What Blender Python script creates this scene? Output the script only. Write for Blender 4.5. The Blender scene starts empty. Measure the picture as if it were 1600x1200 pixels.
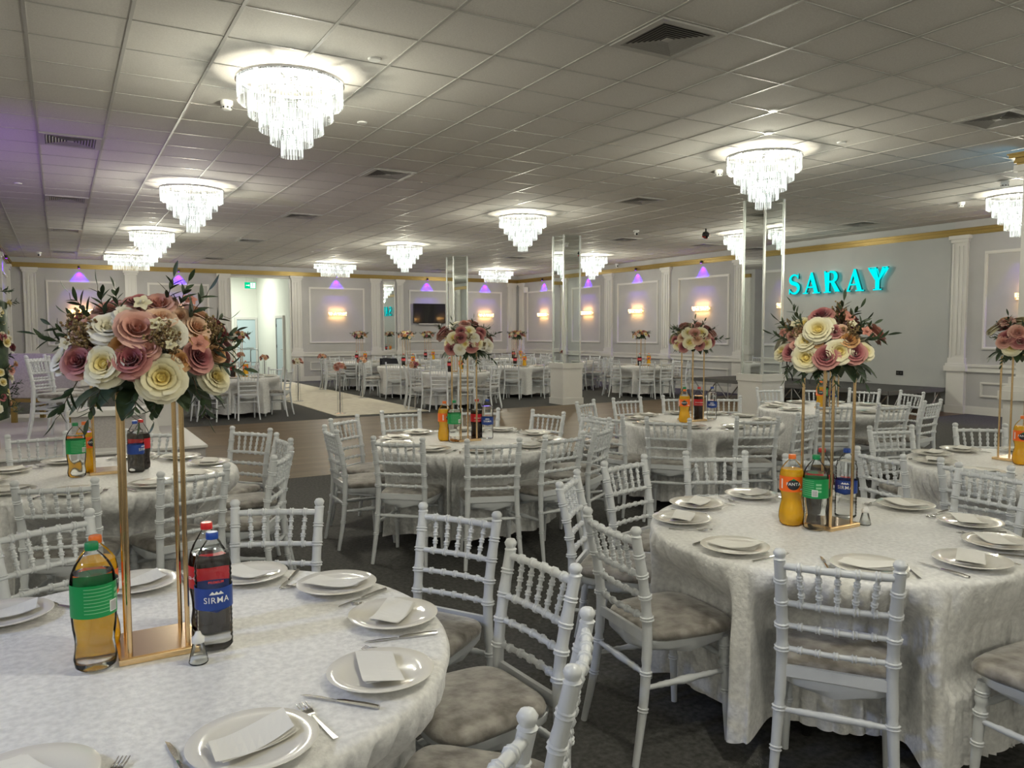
import bpy, bmesh, math, random
from mathutils import Vector, Matrix
random.seed(11)
sc = bpy.context.scene
COL = sc.collection
PI = math.pi
R_ = math.radians

# ------------------------------------------------------------------ camera
F_PX, YAW, PITCH, ROLL, CH = 1218.06, .52507, -.06652, -.00253, 1.56
CEIL = CH + 2.0595
YB, XR = 25.04, 14.78
def cam_axes():
    cy, sy, cp, sp, cr, sr = math.cos(YAW), math.sin(YAW), math.cos(PITCH), math.sin(PITCH), math.cos(ROLL), math.sin(ROLL)
    w = Vector((sy*cp, cy*cp, sp)); r0 = Vector((cy, -sy, 0)); u0 = r0.cross(w)
    return r0*cr + u0*sr, u0*cr - r0*sr, w
CR, CU, CW = cam_axes()
cd = bpy.data.cameras.new('camera'); cam = bpy.data.objects.new('camera', cd); COL.objects.link(cam)
m = Matrix((CR, CU, -CW)).transposed().to_4x4(); m.translation = Vector((0, 0, CH)); cam.matrix_world = m
cd.sensor_width = 36; cd.lens = F_PX/1600*36; cd.clip_start = .05; cd.clip_end = 200
sc.camera = cam
def ray(px, py): return CW + CR*((px-800)/F_PX) - CU*((py-600)/F_PX)
def hitz(px, py, z): d = ray(px, py); return d*((z-CH)/d.z) + Vector((0, 0, CH))
def atL(px, py, L): return ray(px, py)*L + Vector((0, 0, CH))
def proj(p): v = Vector(p)-Vector((0, 0, CH)); w = v.dot(CW); return 800+F_PX*v.dot(CR)/w, 600-F_PX*v.dot(CU)/w

# ------------------------------------------------------------------ world, exposure
wd = bpy.data.worlds.new('world'); sc.world = wd; wd.use_nodes = True
wd.node_tree.nodes['Background'].inputs[0].default_value = (.8, .85, 1, 1)
wd.node_tree.nodes['Background'].inputs[1].default_value = .02
sc.view_settings.view_transform = 'Standard'; sc.view_settings.look = 'None'
sc.view_settings.gamma = 1; sc.view_settings.use_curve_mapping = False
sc.view_settings.exposure = 0.22
LCOL = (1, .95, .765)
CHAND_W, SCONCE_W, UP_W = 66, 1.1, 9.0
def lamp(kind, name, loc, energy, color, size=.1, parent=None, direction=None, **kw):
    l = bpy.data.lights.new(name, kind); l.energy = energy; l.color = color
    if kind == 'AREA': l.size = size
    else: l.shadow_soft_size = size
    for k, v in kw.items(): setattr(l, k, v)
    o = bpy.data.objects.new(name, l); COL.objects.link(o); o.location = loc
    if direction is not None: o.rotation_euler = Vector(direction).to_track_quat('-Z', 'Y').to_euler()
    if parent: o.parent = parent
    return o

# ------------------------------------------------------------------ mesh helpers
class MB:
    def __init__(s): s.v = []; s.f = []; s.mi = []
    def add(s, vs, fs, mi=0):
        n = len(s.v); s.v += [tuple(v) for v in vs]; s.f += [tuple(i+n for i in f) for f in fs]; s.mi += [mi]*len(fs); return s
    def box(s, x0, x1, y0, y1, z0, z1, mi=0, mat=None):
        vs = [Vector((x, y, z)) for z in (z0, z1) for y in (y0, y1) for x in (x0, x1)]
        if mat: vs = [mat @ v for v in vs]
        return s.add(vs, [(0, 2, 3, 1), (4, 5, 7, 6), (0, 1, 5, 4), (2, 6, 7, 3), (0, 4, 6, 2), (1, 3, 7, 5)], mi)
    def bar(s, a, b, w, h=None, mi=0, up=(0, 0, 1)):
        a = Vector(a); b = Vector(b); d = (b-a).normalized(); h = h or w
        u = Vector(up); x = d.cross(u)
        if x.length < 1e-4: x = d.cross(Vector((1, 0, 0)))
        x.normalize(); y = x.cross(d)
        vs = [p + x*(i*w/2) + y*(j*h/2) for p in (a, b) for i, j in ((-1, -1), (1, -1), (1, 1), (-1, 1))]
        return s.add(vs, [(0, 1, 2, 3), (7, 6, 5, 4), (0, 4, 5, 1), (1, 5, 6, 2), (2, 6, 7, 3), (3, 7, 4, 0)], mi)
    def tube(s, pts, rad, n=8, mi=0, cap=True, closed=False):
        pts = [Vector(p) for p in pts]; m = len(pts)
        rad = [rad]*m if not hasattr(rad, '__len__') else rad
        t0 = (pts[1]-pts[0]).normalized(); x = t0.cross(Vector((0, 0, 1)))
        if x.length < .2: x = t0.cross(Vector((1, 0, 0)))
        x.normalize(); vs = []; fs = []
        for i, p in enumerate(pts):
            if closed: t = (pts[(i+1) % m]-pts[i-1]).normalized()
            else: t = (pts[min(i+1, m-1)]-pts[max(i-1, 0)]).normalized()
            x = (x - t*x.dot(t)).normalized(); y = t.cross(x)
            for k in range(n):
                a = 2*PI*k/n; vs.append(p + (x*math.cos(a)+y*math.sin(a))*rad[i])
        for i in range(m if closed else m-1):
            j = (i+1) % m
            for k in range(n): fs.append((i*n+k, i*n+(k+1) % n, j*n+(k+1) % n, j*n+k))
        if cap and not closed: fs.append(tuple(range(n-1, -1, -1))); fs.append(tuple((m-1)*n+k for k in range(n)))
        return s.add(vs, fs, mi)
    def lathe(s, prof, n=16, mi=0, c=(0, 0, 0), cap=True, sx=1, sy=1):
        vs = []; fs = []; m = len(prof)
        for r, z in prof:
            for k in range(n):
                a = 2*PI*k/n; vs.append((c[0]+r*math.cos(a)*sx, c[1]+r*math.sin(a)*sy, c[2]+z))
        for i in range(m-1):
            for k in range(n): fs.append((i*n+k, i*n+(k+1) % n, (i+1)*n+(k+1) % n, (i+1)*n+k))
        if cap: fs.append(tuple(range(n-1, -1, -1))); fs.append(tuple((m-1)*n+k for k in range(n)))
        return s.add(vs, fs, mi)
    def ball(s, c, r, n=10, mi=0, sz=1):
        return s.lathe([(r*math.sin(PI*(i+.15)/(n*.5+.3)), -r*sz*math.cos(PI*(i+.15)/(n*.5+.3))) for i in range(int(n*.5)+1)], n, mi, c)
    def grid(s, fn, nu, nv, mi=0):
        vs = [fn(i/nu, j/nv) for j in range(nv+1) for i in range(nu+1)]
        fs = [(j*(nu+1)+i, j*(nu+1)+i+1, (j+1)*(nu+1)+i+1, (j+1)*(nu+1)+i) for j in range(nv) for i in range(nu)]
        return s.add(vs, fs, mi)
    def mesh(s, name, mats, smooth=False, auto=None):
        me = bpy.data.meshes.new(name); me.from_pydata(s.v, [], s.f)
        for m in (mats if isinstance(mats, (list, tuple)) else [mats]): me.materials.append(m)
        if any(s.mi): me.polygons.foreach_set('material_index', s.mi)
        if smooth:
            me.polygons.foreach_set('use_smooth', [True]*len(me.polygons))
            if auto: me.set_sharp_from_angle(angle=R_(auto))
        me.update(); return me
    def build(s, name, mats, parent=None, smooth=False, auto=None, loc=None, rz=0):
        return ob(name, s.mesh(name, mats, smooth, auto), parent, loc, rz)
def ob(name, me, parent=None, loc=None, rz=0):
    o = bpy.data.objects.new(name, me); COL.objects.link(o)
    if parent: o.parent = parent
    if loc is not None: o.location = loc
    if rz: o.rotation_euler = (0, 0, rz)
    return o
def bev(o, w=.003, seg=2):
    b = o.modifiers.new('bevel', 'BEVEL'); b.width = w; b.segments = seg; b.limit_method = 'ANGLE'; return o
def tag(o, label=None, cat=None, group=None, kind=None):
    if label: o['label'] = label
    if cat: o['category'] = cat
    if group: o['group'] = group
    if kind: o['kind'] = kind
    return o
def thing(name, label, cat, loc=(0, 0, 0), rz=0, group=None):
    o = bpy.data.objects.new(name, None); COL.objects.link(o); o.empty_display_size = .05
    o.location = loc; o.rotation_euler = (0, 0, rz); return tag(o, label, cat, group)
def struct(mb, name, mats, smooth=False, auto=None, loc=None, rz=0):
    return tag(mb.build(name, mats, None, smooth, auto, loc, rz), kind='structure')
def dup(o, parent=None, loc=None, rz=None, label=None, group=None):
    c = o.copy(); COL.objects.link(c)
    if parent is not None: c.parent = parent
    if loc is not None: c.location = loc
    if rz is not None: c.rotation_euler = (0, 0, rz)
    if label: c['label'] = label
    if group: c['group'] = group
    for ch in KIDS.get(o.name, ()): 
        k = ch.copy(); COL.objects.link(k); k.parent = c
        for g in KIDS.get(ch.name, ()):
            q = g.copy(); COL.objects.link(q); q.parent = k
    return c
KIDS = {}
def reg(o):
    KIDS[o.name] = [c for c in COL.objects if c.parent == o]
    for c in KIDS[o.name]: KIDS[c.name] = [g for g in COL.objects if g.parent == c]
    return o

# ------------------------------------------------------------------ materials
def mat(name, col, rough=.5, metal=0, spec=None, **kw):
    m = bpy.data.materials.new(name); m.use_nodes = True; b = m.node_tree.nodes['Principled BSDF']
    b.inputs['Base Color'].default_value = (*col, 1); b.inputs['Roughness'].default_value = rough; b.inputs['Metallic'].default_value = metal
    if spec is not None: b.inputs['Specular IOR Level'].default_value = spec
    for k, v in kw.items(): b.inputs[k.replace('_', ' ')].default_value = v
    return m
def nn(m, t, **kw):
    n = m.node_tree.nodes.new(t)
    for k, v in kw.items(): setattr(n, k, v)
    return n
def lk(m, a, b): m.node_tree.links.new(a, b)
def noisy(m, scale, c1, c2, lo=.35, hi=.65, bump=0, bscale=None, detail=4, stretch=None, coord='Object'):
    b = m.node_tree.nodes['Principled BSDF']; tc = nn(m, 'ShaderNodeTexCoord'); src = tc.outputs[coord]
    if stretch:
        mp = nn(m, 'ShaderNodeMapping'); mp.inputs['Scale'].default_value = stretch; lk(m, src, mp.inputs[0]); src = mp.outputs[0]
    n = nn(m, 'ShaderNodeTexNoise'); n.inputs['Scale'].default_value = scale; n.inputs['Detail'].default_value = detail; lk(m, src, n.inputs[0])
    r = nn(m, 'ShaderNodeValToRGB'); r.color_ramp.elements[0].position = lo; r.color_ramp.elements[1].position = hi
    r.color_ramp.elements[0].color = (*c1, 1); r.color_ramp.elements[1].color = (*c2, 1)
    lk(m, n.outputs[0], r.inputs[0]); lk(m, r.outputs[0], b.inputs['Base Color'])
    if bump:
        n2 = nn(m, 'ShaderNodeTexNoise'); n2.inputs['Scale'].default_value = bscale or scale; n2.inputs['Detail'].default_value = 6; lk(m, src, n2.inputs[0])
        bp = nn(m, 'ShaderNodeBump'); bp.inputs['Strength'].default_value = bump; bp.inputs['Distance'].default_value = .01
        lk(m, n2.outputs[0], bp.inputs['Height']); lk(m, bp.outputs[0], b.inputs['Normal'])
    return m
def emis(name, col, st, sampling=True):
    m = bpy.data.materials.new(name); m.use_nodes = True; nt = m.node_tree; nt.nodes.clear()
    e = nt.nodes.new('ShaderNodeEmission'); e.inputs[0].default_value = (*col, 1); e.inputs[1].default_value = st
    o = nt.nodes.new('ShaderNodeOutputMaterial'); nt.links.new(e.outputs[0], o.inputs[0])
    if not sampling: m.cycles.emission_sampling = 'NONE'
    return m
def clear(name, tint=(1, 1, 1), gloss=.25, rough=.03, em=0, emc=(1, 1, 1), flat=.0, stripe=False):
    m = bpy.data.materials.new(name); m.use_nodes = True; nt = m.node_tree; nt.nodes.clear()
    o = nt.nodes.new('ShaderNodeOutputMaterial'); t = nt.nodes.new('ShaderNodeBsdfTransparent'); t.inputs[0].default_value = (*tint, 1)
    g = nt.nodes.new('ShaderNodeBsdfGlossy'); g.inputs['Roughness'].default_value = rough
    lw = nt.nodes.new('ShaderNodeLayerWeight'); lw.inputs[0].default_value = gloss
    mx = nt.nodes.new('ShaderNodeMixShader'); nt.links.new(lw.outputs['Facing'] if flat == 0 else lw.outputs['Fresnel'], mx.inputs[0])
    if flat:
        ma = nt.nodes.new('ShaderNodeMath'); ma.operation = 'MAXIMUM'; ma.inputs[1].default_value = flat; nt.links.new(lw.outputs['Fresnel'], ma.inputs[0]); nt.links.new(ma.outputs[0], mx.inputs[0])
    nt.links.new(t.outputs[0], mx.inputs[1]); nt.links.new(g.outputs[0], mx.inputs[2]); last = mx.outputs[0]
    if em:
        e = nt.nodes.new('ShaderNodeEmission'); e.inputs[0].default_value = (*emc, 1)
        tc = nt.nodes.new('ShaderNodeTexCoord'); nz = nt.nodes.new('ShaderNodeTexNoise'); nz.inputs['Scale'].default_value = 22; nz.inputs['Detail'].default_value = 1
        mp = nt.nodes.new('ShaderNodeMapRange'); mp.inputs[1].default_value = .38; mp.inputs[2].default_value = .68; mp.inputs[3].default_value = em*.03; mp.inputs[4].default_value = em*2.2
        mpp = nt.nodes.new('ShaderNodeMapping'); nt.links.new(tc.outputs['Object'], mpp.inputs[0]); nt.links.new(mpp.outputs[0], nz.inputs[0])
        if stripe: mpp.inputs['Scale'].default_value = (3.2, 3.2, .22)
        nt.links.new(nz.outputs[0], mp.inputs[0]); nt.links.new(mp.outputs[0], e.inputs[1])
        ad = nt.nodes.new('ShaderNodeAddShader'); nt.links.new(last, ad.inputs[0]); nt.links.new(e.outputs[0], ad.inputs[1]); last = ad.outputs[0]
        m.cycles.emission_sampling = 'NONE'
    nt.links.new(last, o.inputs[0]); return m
def liquid(name, col, ior=1.33):
    m = mat(name, col, .0, 0); b = m.node_tree.nodes['Principled BSDF']; b.inputs['Transmission Weight'].default_value = 1; b.inputs['IOR'].default_value = ior; return m

M = {}
M['white_paint'] = mat('white_paint', (.64, .63, .61), .45)
M['wall'] = noisy(mat('wall_paint', (.4, .4, .4), .7), 2, (.42, .415, .42), (.45, .445, .45), bump=.05, bscale=120)
M['wall_plain'] = noisy(mat('plain_wall', (.4, .4, .4), .7), 1.2, (.40, .415, .42), (.43, .44, .44))
M['cream'] = mat('lobby_paint', (.74, .75, .70), .7)
M['ceil'] = noisy(mat('ceiling_tile', (.5, .5, .5), .85), 90, (.57, .55, .52), (.64, .62, .585), bump=.12, bscale=160)
M['tbar'] = mat('ceiling_tbar', (.40, .39, .37), .45)
M['gold'] = mat('gold', (.83, .60, .33), .2, 1)
M['gold_paint'] = mat('gold_paint', (.27, .185, .05), .38, .45)
M['gold_plate'] = mat('gold_plate', (.72, .55, .38), .18, 1)
M['chrome'] = mat('chrome', (.8, .8, .82), .1, 1)
M['steel'] = mat('steel', (.62, .61, .6), .17, 1)
M['alu'] = mat('aluminium', (.5, .51, .52), .35, 1)
M['black'] = mat('black_metal', (.02, .02, .02), .4)
M['black_plastic'] = mat('black_plastic', (.015, .015, .017), .2)
M['screen'] = mat('tv_screen', (.006, .006, .007), .06)
M['mirror'] = mat('mirror', (.80, .84, .82), .015, 1)
M['mirror_edge'] = mat('mirror_edge', (.75, .78, .76), .25, .6)
M['chair'] = mat('chair_white_paint', (.66, .685, .72), .28)
M['porcelain'] = mat('porcelain', (.78, .76, .71), .08)
M['napkin'] = mat('napkin_paper', (.80, .79, .76), .85)
M['white_plastic'] = mat('white_plastic', (.75, .75, .74), .35)
M['bulb'] = emis('bulb', (1, .98, .92), 18, False)
M['warm_bulb'] = emis('warm_bulb', (1, .62, .25), 12, False)
M['crystal'] = clear('chandelier_crystal', (.90, .92, .92), .18, .05, em=.27, emc=(.95, 1, .93), flat=.05, stripe=True)  # bright and dark emission strips painted in for bulb light on the crystal
M['sconce_crystal'] = clear('sconce_crystal', (1, .93, .8), .4, .1, em=1.3, emc=(1, .66, .3), flat=.12)  # uneven warm emission put into the bars for the glow of the bulbs
M['pet'] = clear('clear_plastic', (.98, .99, .99), .10, .03, flat=.045)
M['acrylic'] = clear('acrylic', (.93, .95, .96), .3, .05, flat=.08)
M['glassy'] = clear('glass', (.93, .95, .95), .3, .03, flat=.06)
M['purple_led'] = emis('purple_led', (.28, .0, 1), 4, False)
M['teal'] = emis('teal_letter_face', (0, .66, .67), 1.25)
M['teal_side'] = mat('teal_letter_side', (0, .25, .28), .4)
M['tealstrip'] = emis('teal_led', (0, .6, .9), 2, False)
M['exit'] = emis('exit_green', (.0, .62, .28), 1.0, False)
M['exit_white'] = emis('exit_white', (.85, 1, .9), 1.1, False)
M['door_blue'] = mat('pale_blue_door', (.50, .62, .68), .35)
M['settee'] = noisy(mat('settee_fabric', (.4, .38, .38), .8), 60, (.36, .34, .34), (.42, .40, .40))
M['stage_top'] = mat('stage_deck', (.05, .05, .052), .6)
M['stage_skirt'] = mat('stage_edge', (.12, .12, .12), .5)
M['jacket'] = mat('jacket_cloth', (.012, .013, .02), .8)
M['red_cap'] = mat('red_cap', (.62, .02, .02), .3)
M['green_cap'] = mat('green_cap', (.0, .22, .07), .3)
M['orange_cap'] = mat('orange_cap', (.85, .18, .02), .3)
M['blue_cap'] = mat('blue_cap', (.01, .06, .35), .3)
M['l_orange'] = mat('orange_label', (.9, .15, .01), .35)
M['l_green'] = mat('green_label', (.0, .27, .07), .35)
M['l_red'] = mat('red_label', (.55, .01, .02), .35)
M['l_blue'] = mat('blue_label', (.01, .05, .28), .35)
M['l_white'] = mat('label_white_print', (.85, .85, .85), .4)
M['l_pale'] = mat('label_pale_green_print', (.25, .55, .32), .4)
M['l_black'] = mat('label_black_print', (.02, .02, .03), .4)
M['l_redp'] = mat('label_red_print', (.7, .06, .05), .4)
M['q_orange'] = liquid('orange_drink', (1, .50, .0)); M['q_clear'] = liquid('clear_drink', (1, 1, 1), 1.12); M['q_cola'] = liquid('cola_drink', (.05, .008, .004)); M['q_lemon'] = liquid('clear_soda', (.98, 1, .98), 1.15)
# orange drink is cloudy: mostly diffuse
def cloudy(m, col):
    b = m.node_tree.nodes['Principled BSDF']; b.inputs['Transmission Weight'].default_value = .35; b.inputs['Base Color'].default_value = (*col, 1); b.inputs['Roughness'].default_value = .12
    b.inputs['Subsurface Weight'].default_value = .0
cloudy(M['q_orange'], (1.0, .56, .01))
M['q_cola'].node_tree.nodes['Principled BSDF'].inputs['Transmission Weight'].default_value = 0
M['q_cola'].node_tree.nodes['Principled BSDF'].inputs['Base Color'].default_value = (.012, .003, .002, 1)
M['carpet'] = noisy(mat('carpet', (.03, .03, .03), .95), 42, (.034, .034, .033), (.098, .097, .092), .3, .7, bump=.5, bscale=220, detail=12)
M['runner'] = noisy(mat('runner_carpet', (.4, .38, .33), .95), 6, (.66, .61, .51), (.78, .73, .62), bump=.3, bscale=150)
def wood():
    m = mat('wood_floor', (.2, .15, .11), .40, spec=.3); b = m.node_tree.nodes['Principled BSDF']; tc = nn(m, 'ShaderNodeTexCoord')
    br = nn(m, 'ShaderNodeTexBrick'); br.inputs['Scale'].default_value = 1; br.inputs['Brick Width'].default_value = 1.25; br.inputs['Row Height'].default_value = .18
    br.inputs['Mortar Size'].default_value = .0025; br.inputs['Color1'].default_value = (.112, .067, .030, 1); br.inputs['Color2'].default_value = (.165, .112, .056, 1); br.inputs['Mortar'].default_value = (.06, .045, .035, 1)
    lk(m, tc.outputs['Object'], br.inputs[0]); mp = nn(m, 'ShaderNodeMapping'); mp.inputs['Scale'].default_value = (1.2, 22, 1); lk(m, tc.outputs['Object'], mp.inputs[0])
    n = nn(m, 'ShaderNodeTexNoise'); n.inputs['Scale'].default_value = 1.6; n.inputs['Detail'].default_value = 6; lk(m, mp.outputs[0], n.inputs[0])
    mx = nn(m, 'ShaderNodeMixRGB', blend_type='MULTIPLY'); mx.inputs[0].default_value = .6; lk(m, br.outputs[0], mx.inputs[1])
    r = nn(m, 'ShaderNodeValToRGB'); r.color_ramp.elements[0].color = (.45, .45, .45, 1); r.color_ramp.elements[1].color = (1.3, 1.25, 1.2, 1); r.color_ramp.elements[0].position = .3; r.color_ramp.elements[1].position = .7
    lk(m, n.outputs[0], r.inputs[0]); lk(m, r.outputs[0], mx.inputs[2]); lk(m, mx.outputs[0], b.inputs['Base Color'])
    return m
M['wood'] = wood()
def velvet(name, c1, c2, scale, bump, rough=.55, sheen=.6):
    m = noisy(mat(name, c1, rough), scale, c1, c2, .34, .64, bump=bump, bscale=scale*1.3, detail=8)
    b = m.node_tree.nodes['Principled BSDF']; b.inputs['Sheen Weight'].default_value = sheen; b.inputs['Sheen Roughness'].default_value = .35; return m
M['cloth'] = velvet('crushed_velvet_cloth', (.70, .70, .705), (.87, .87, .87), 55, .4, .5, .3)
M['seat'] = velvet('silver_velvet', (.14, .125, .112), (.35, .33, .305), 16, .5)
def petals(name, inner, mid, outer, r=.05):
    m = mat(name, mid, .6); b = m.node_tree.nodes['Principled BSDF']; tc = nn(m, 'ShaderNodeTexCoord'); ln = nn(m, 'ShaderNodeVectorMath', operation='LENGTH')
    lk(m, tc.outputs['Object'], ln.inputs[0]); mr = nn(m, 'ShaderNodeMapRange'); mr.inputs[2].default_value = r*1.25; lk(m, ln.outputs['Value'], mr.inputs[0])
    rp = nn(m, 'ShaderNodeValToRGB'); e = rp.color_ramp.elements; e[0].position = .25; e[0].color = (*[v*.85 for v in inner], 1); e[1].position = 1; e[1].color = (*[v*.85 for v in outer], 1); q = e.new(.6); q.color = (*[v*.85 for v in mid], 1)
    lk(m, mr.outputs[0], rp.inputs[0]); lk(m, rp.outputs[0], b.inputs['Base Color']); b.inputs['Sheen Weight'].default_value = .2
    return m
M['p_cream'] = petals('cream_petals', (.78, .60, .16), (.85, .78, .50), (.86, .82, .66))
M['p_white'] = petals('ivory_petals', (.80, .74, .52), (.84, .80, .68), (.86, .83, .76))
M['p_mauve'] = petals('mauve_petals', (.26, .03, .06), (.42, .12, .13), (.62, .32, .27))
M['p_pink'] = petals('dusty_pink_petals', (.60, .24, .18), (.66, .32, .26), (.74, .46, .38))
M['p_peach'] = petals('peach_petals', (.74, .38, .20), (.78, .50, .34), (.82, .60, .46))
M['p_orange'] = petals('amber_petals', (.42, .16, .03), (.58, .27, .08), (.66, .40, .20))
M['leaf'] = noisy(mat('leaf_green', (.03, .06, .03), .5), 30, (.018, .040, .020), (.045, .075, .030))
M['leafb'] = noisy(mat('dried_filler', (.2, .15, .05), .7), 60, (.11, .05, .03), (.30, .22, .09))
M['stem'] = mat('stem', (.07, .05, .025), .6)

# ================================================================== ROOM
XL, XFAR, YNEAR = -1.12, -5.5, -6.0
mb = MB(); mb.box(XFAR-.2, XR+.2, YNEAR-.2, 8.35, -.1, 0); mb.box(XFAR-.2, XR+.2, 13.8, 31, -.1, 0); tag(struct(mb, 'floor', M['carpet']))
mb = MB(); mb.box(XFAR-.2, XR+.2, 8.35, 13.8, -.1, .001); struct(mb, 'floor', M['wood'])
mb = MB(); mb.box(XFAR-.2, XR+.2, YNEAR-.2, YB+.2, CEIL, CEIL+.1); struct(mb, 'ceiling', M['ceil'])
mb = MB()
GX, GY = -.123, 5.826
i = -8
while GX+.6*i < XR: 
    x = GX+.6*i
    if x > XFAR: mb.box(x-.011, x+.011, YNEAR, YB, CEIL-.006, CEIL)
    i += 1
j = -19
while GY+.6*j < YB:
    y = GY+.6*j; mb.box(XFAR, XR, y-.007, y+.007, CEIL-.004, CEIL); j += 1
struct(mb, 'trim_1', M['tbar'])
OP0, OP1, OPH = 4.54, 6.40, 3.30
# back wall with the doorway opening and the tall mirror
mb = MB(); mb.box(XL-.2, OP0, YB, YB+.15, 0, CEIL); mb.box(OP1, XR+.2, YB, YB+.15, 0, CEIL); mb.box(OP0, OP1, YB, YB+.15, OPH, CEIL); struct(mb, 'wall_back', M['wall'])
mb = MB(); mb.box(XR, XR+.15, YNEAR, 8.72, 0, CEIL); mb.box(XR, XR+.15, 14.0, YB+.15, 0, CEIL); struct(mb, 'wall_right', M['wall'])
mb = MB(); mb.box(XR, XR+.15, 8.72, 14.0, 0, CEIL); struct(mb, 'wall_right', M['wall_plain'])
mb = MB(); mb.box(XL-.15, XL, 18.6, YB+.15, 0, CEIL); mb.box(XFAR, XL, 18.45, 18.6, 0, CEIL); struct(mb, 'wall_left', M['wall'])
mb = MB(); mb.box(XFAR-.15, XFAR, YNEAR, 18.6, 0, CEIL); struct(mb, 'wall_left', M['white_paint'])
mb = MB(); mb.box(XFAR-.15, XR+.15, YNEAR-.15, YNEAR, 0, CEIL); struct(mb, 'wall_front', M['white_paint'])
# lobby behind the opening
mb = MB(); mb.box(3.2, 6.6, 30.2, 30.35, 0, 4.2); mb.box(6.45, 6.6, YB+.15, 30.2, 0, 4.2); mb.box(3.05, 3.2, YB+.15, 30.35, 0, 4.2); struct(mb, 'wall_lobby', M['cream'])
mb = MB(); mb.box(3.05, 6.6, YB+.15, 30.35, 3.75, 3.85); struct(mb, 'ceiling', M['cream'])

# wall furniture: built in wall-local coordinates (u along wall, d out of wall, z)
tn = [1]
def tr(): tn[0] += 1; return 'trim_%d' % tn[0]
class W:
    def __init__(s, side): s.side = side
    def p(s, u, d, z): return (u, YB-d, z) if s.side == 'b' else ((XR-d, u, z) if s.side == 'r' else (XL+d, u, z))
    def box(s, mb, u0, u1, d0, d1, z0, z1, mi=0):
        a = s.p(u0, d0, z0); b = s.p(u1, d1, z1)
        return mb.box(min(a[0], b[0]), max(a[0], b[0]), min(a[1], b[1]), max(a[1], b[1]), min(z0, z1), max(z0, z1), mi)
def frame(w, u0, u1, z0, z1, t=.055):
    mb = MB()
    for a, b, d in ((0, 1, .022), (.25, .7, .034)):
        for (p0, p1, q0, q1) in ((u0+t*a, u0+t*b, z0+t*a, z1-t*a), (u1-t*b, u1-t*a, z0+t*a, z1-t*a), (u0+t*b, u1-t*b, z0+t*a, z0+t*b), (u0+t*b, u1-t*b, z1-t*b, z1-t*a)): w.box(mb, p0, p1, -.001, d, q0, q1)
    struct(mb, tr(), M['white_paint'])
def pilaster(w, u0, u1):
    c = (u0+u1)/2; h = (u1-u0)/2; mb = MB()
    w.box(mb, c-h-.03, c+h+.03, 0, .085, .13, .80); w.box(mb, c-h-.045, c+h+.045, 0, .10, 0, .15); w.box(mb, c-h-.07, c+h+.07, 0, .12, .80, .90); w.box(mb, c-h-.05, c+h+.05, 0, .10, .90, .95)
    w.box(mb, c-h-.02, c+h+.02, 0, .08, .95, 1.05)
    w.box(mb, c-h, c+h, 0, .045, 1.05, 3.25)
    for k in (-1, 1): w.box(mb, c+k*h*.9-h*.12, c+k*h*.9+h*.12, 0, .062, 1.05, 3.2); w.box(mb, c+k*h*.28-h*.18, c+k*h*.28+h*.18, 0, .062, 1.1, 3.15)
    w.box(mb, c-h-.025, c+h+.025, 0, .075, 3.22, 3.28); w.box(mb, c-h-.055, c+h+.055, 0, .105, 3.28, 3.35)
    struct(mb, tr(), M['white_paint'])
def rails(w, u0, u1):
    mb = MB(); w.box(mb, u0, u1, 0, .03, .79, .93); w.box(mb, u0, u1, 0, .05, .885, .935); w.box(mb, u0, u1, 0, .04, .79, .81); struct(mb, tr(), M['white_paint'])
    mb = MB(); w.box(mb, u0, u1, 0, .025, 0, .13); w.box(mb, u0, u1, 0, .016, .13, .15); struct(mb, 'baseboard_'+{'b': 'back', 'r': 'right', 'l': 'left'}[w.side], M['white_paint'])
def cornice(w, u0, u1):
    mb = MB()
    for z0, z1, d in ((3.35, 3.372, .03), (3.372, 3.40, .05), (3.40, 3.425, .042), (3.425, 3.46, .075), (3.46, 3.475, .09)): w.box(mb, u0, u1, 0, d, z0, z1)
    struct(mb, tr(), M['gold_paint'])
WB, WR, WL = W('b'), W('r'), W('l')
cornice(WB, XL, XR); cornice(WR, YNEAR, YB); cornice(WL, 18.6, YB)
rails(WB, XL, OP0); rails(WB, OP1, XR); rails(WR, 14.0, YB); rails(WR, YNEAR, 8.72); rails(WL, 18.6, YB)
for u0, u1 in ((-.80, -.50), (1.68, 1.98), (4.22, 4.52), (6.42, 6.72), (9.06, 9.36), (9.98, 10.20), (14.32, 14.66)): pilaster(WB, u0, u1)
for u0, u1 in ((24.60, 24.88), (21.45, 21.75), (19.30, 19.65), (16.68, 16.98), (14.0, 14.25), (8.44, 8.72), (5.7, 6.0), (3.0, 3.3)): pilaster(WR, u0, u1)
for u0, u1 in ((24.1, 24.4), (20.6, 20.9), (18.62, 18.9)): pilaster(WL, u0, u1)
for u0, u1 in ((-.28, 1.43), (2.26, 3.95), (6.97, 8.83), (10.42, 11.95), (12.65, 14.08)): frame(WB, u0, u1, 1.21, 3.02); frame(WB, u0, u1, .33, .62, .04)
for u0, u1 in ((22.04, 24.38), (19.92, 21.2), (17.18, 19.07), (14.46, 16.36), (6.25, 8.14), (3.55, 5.45)): frame(WR, u0, u1, 1.21, 3.02); frame(WR, u0, u1, .33, .61, .04)
for u0, u1 in ((21.2, 23.8), (19.1, 20.3)): frame(WL, u0, u1, 1.21, 3.02)
mb = MB(); WB.box(mb, 12.15, 12.45, 0, .045, .95, 3.35); struct(mb, tr(), M['white_paint'])
# opening reveal
mb = MB(); mb.box(OP0, OP0+.04, YB-.02, YB+.17, 0, OPH); mb.box(OP1-.04, OP1, YB-.02, YB+.17, 0, OPH); mb.box(OP0, OP1, YB-.02, YB+.17, OPH-.04, OPH); struct(mb, tr(), M['white_paint'])
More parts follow.
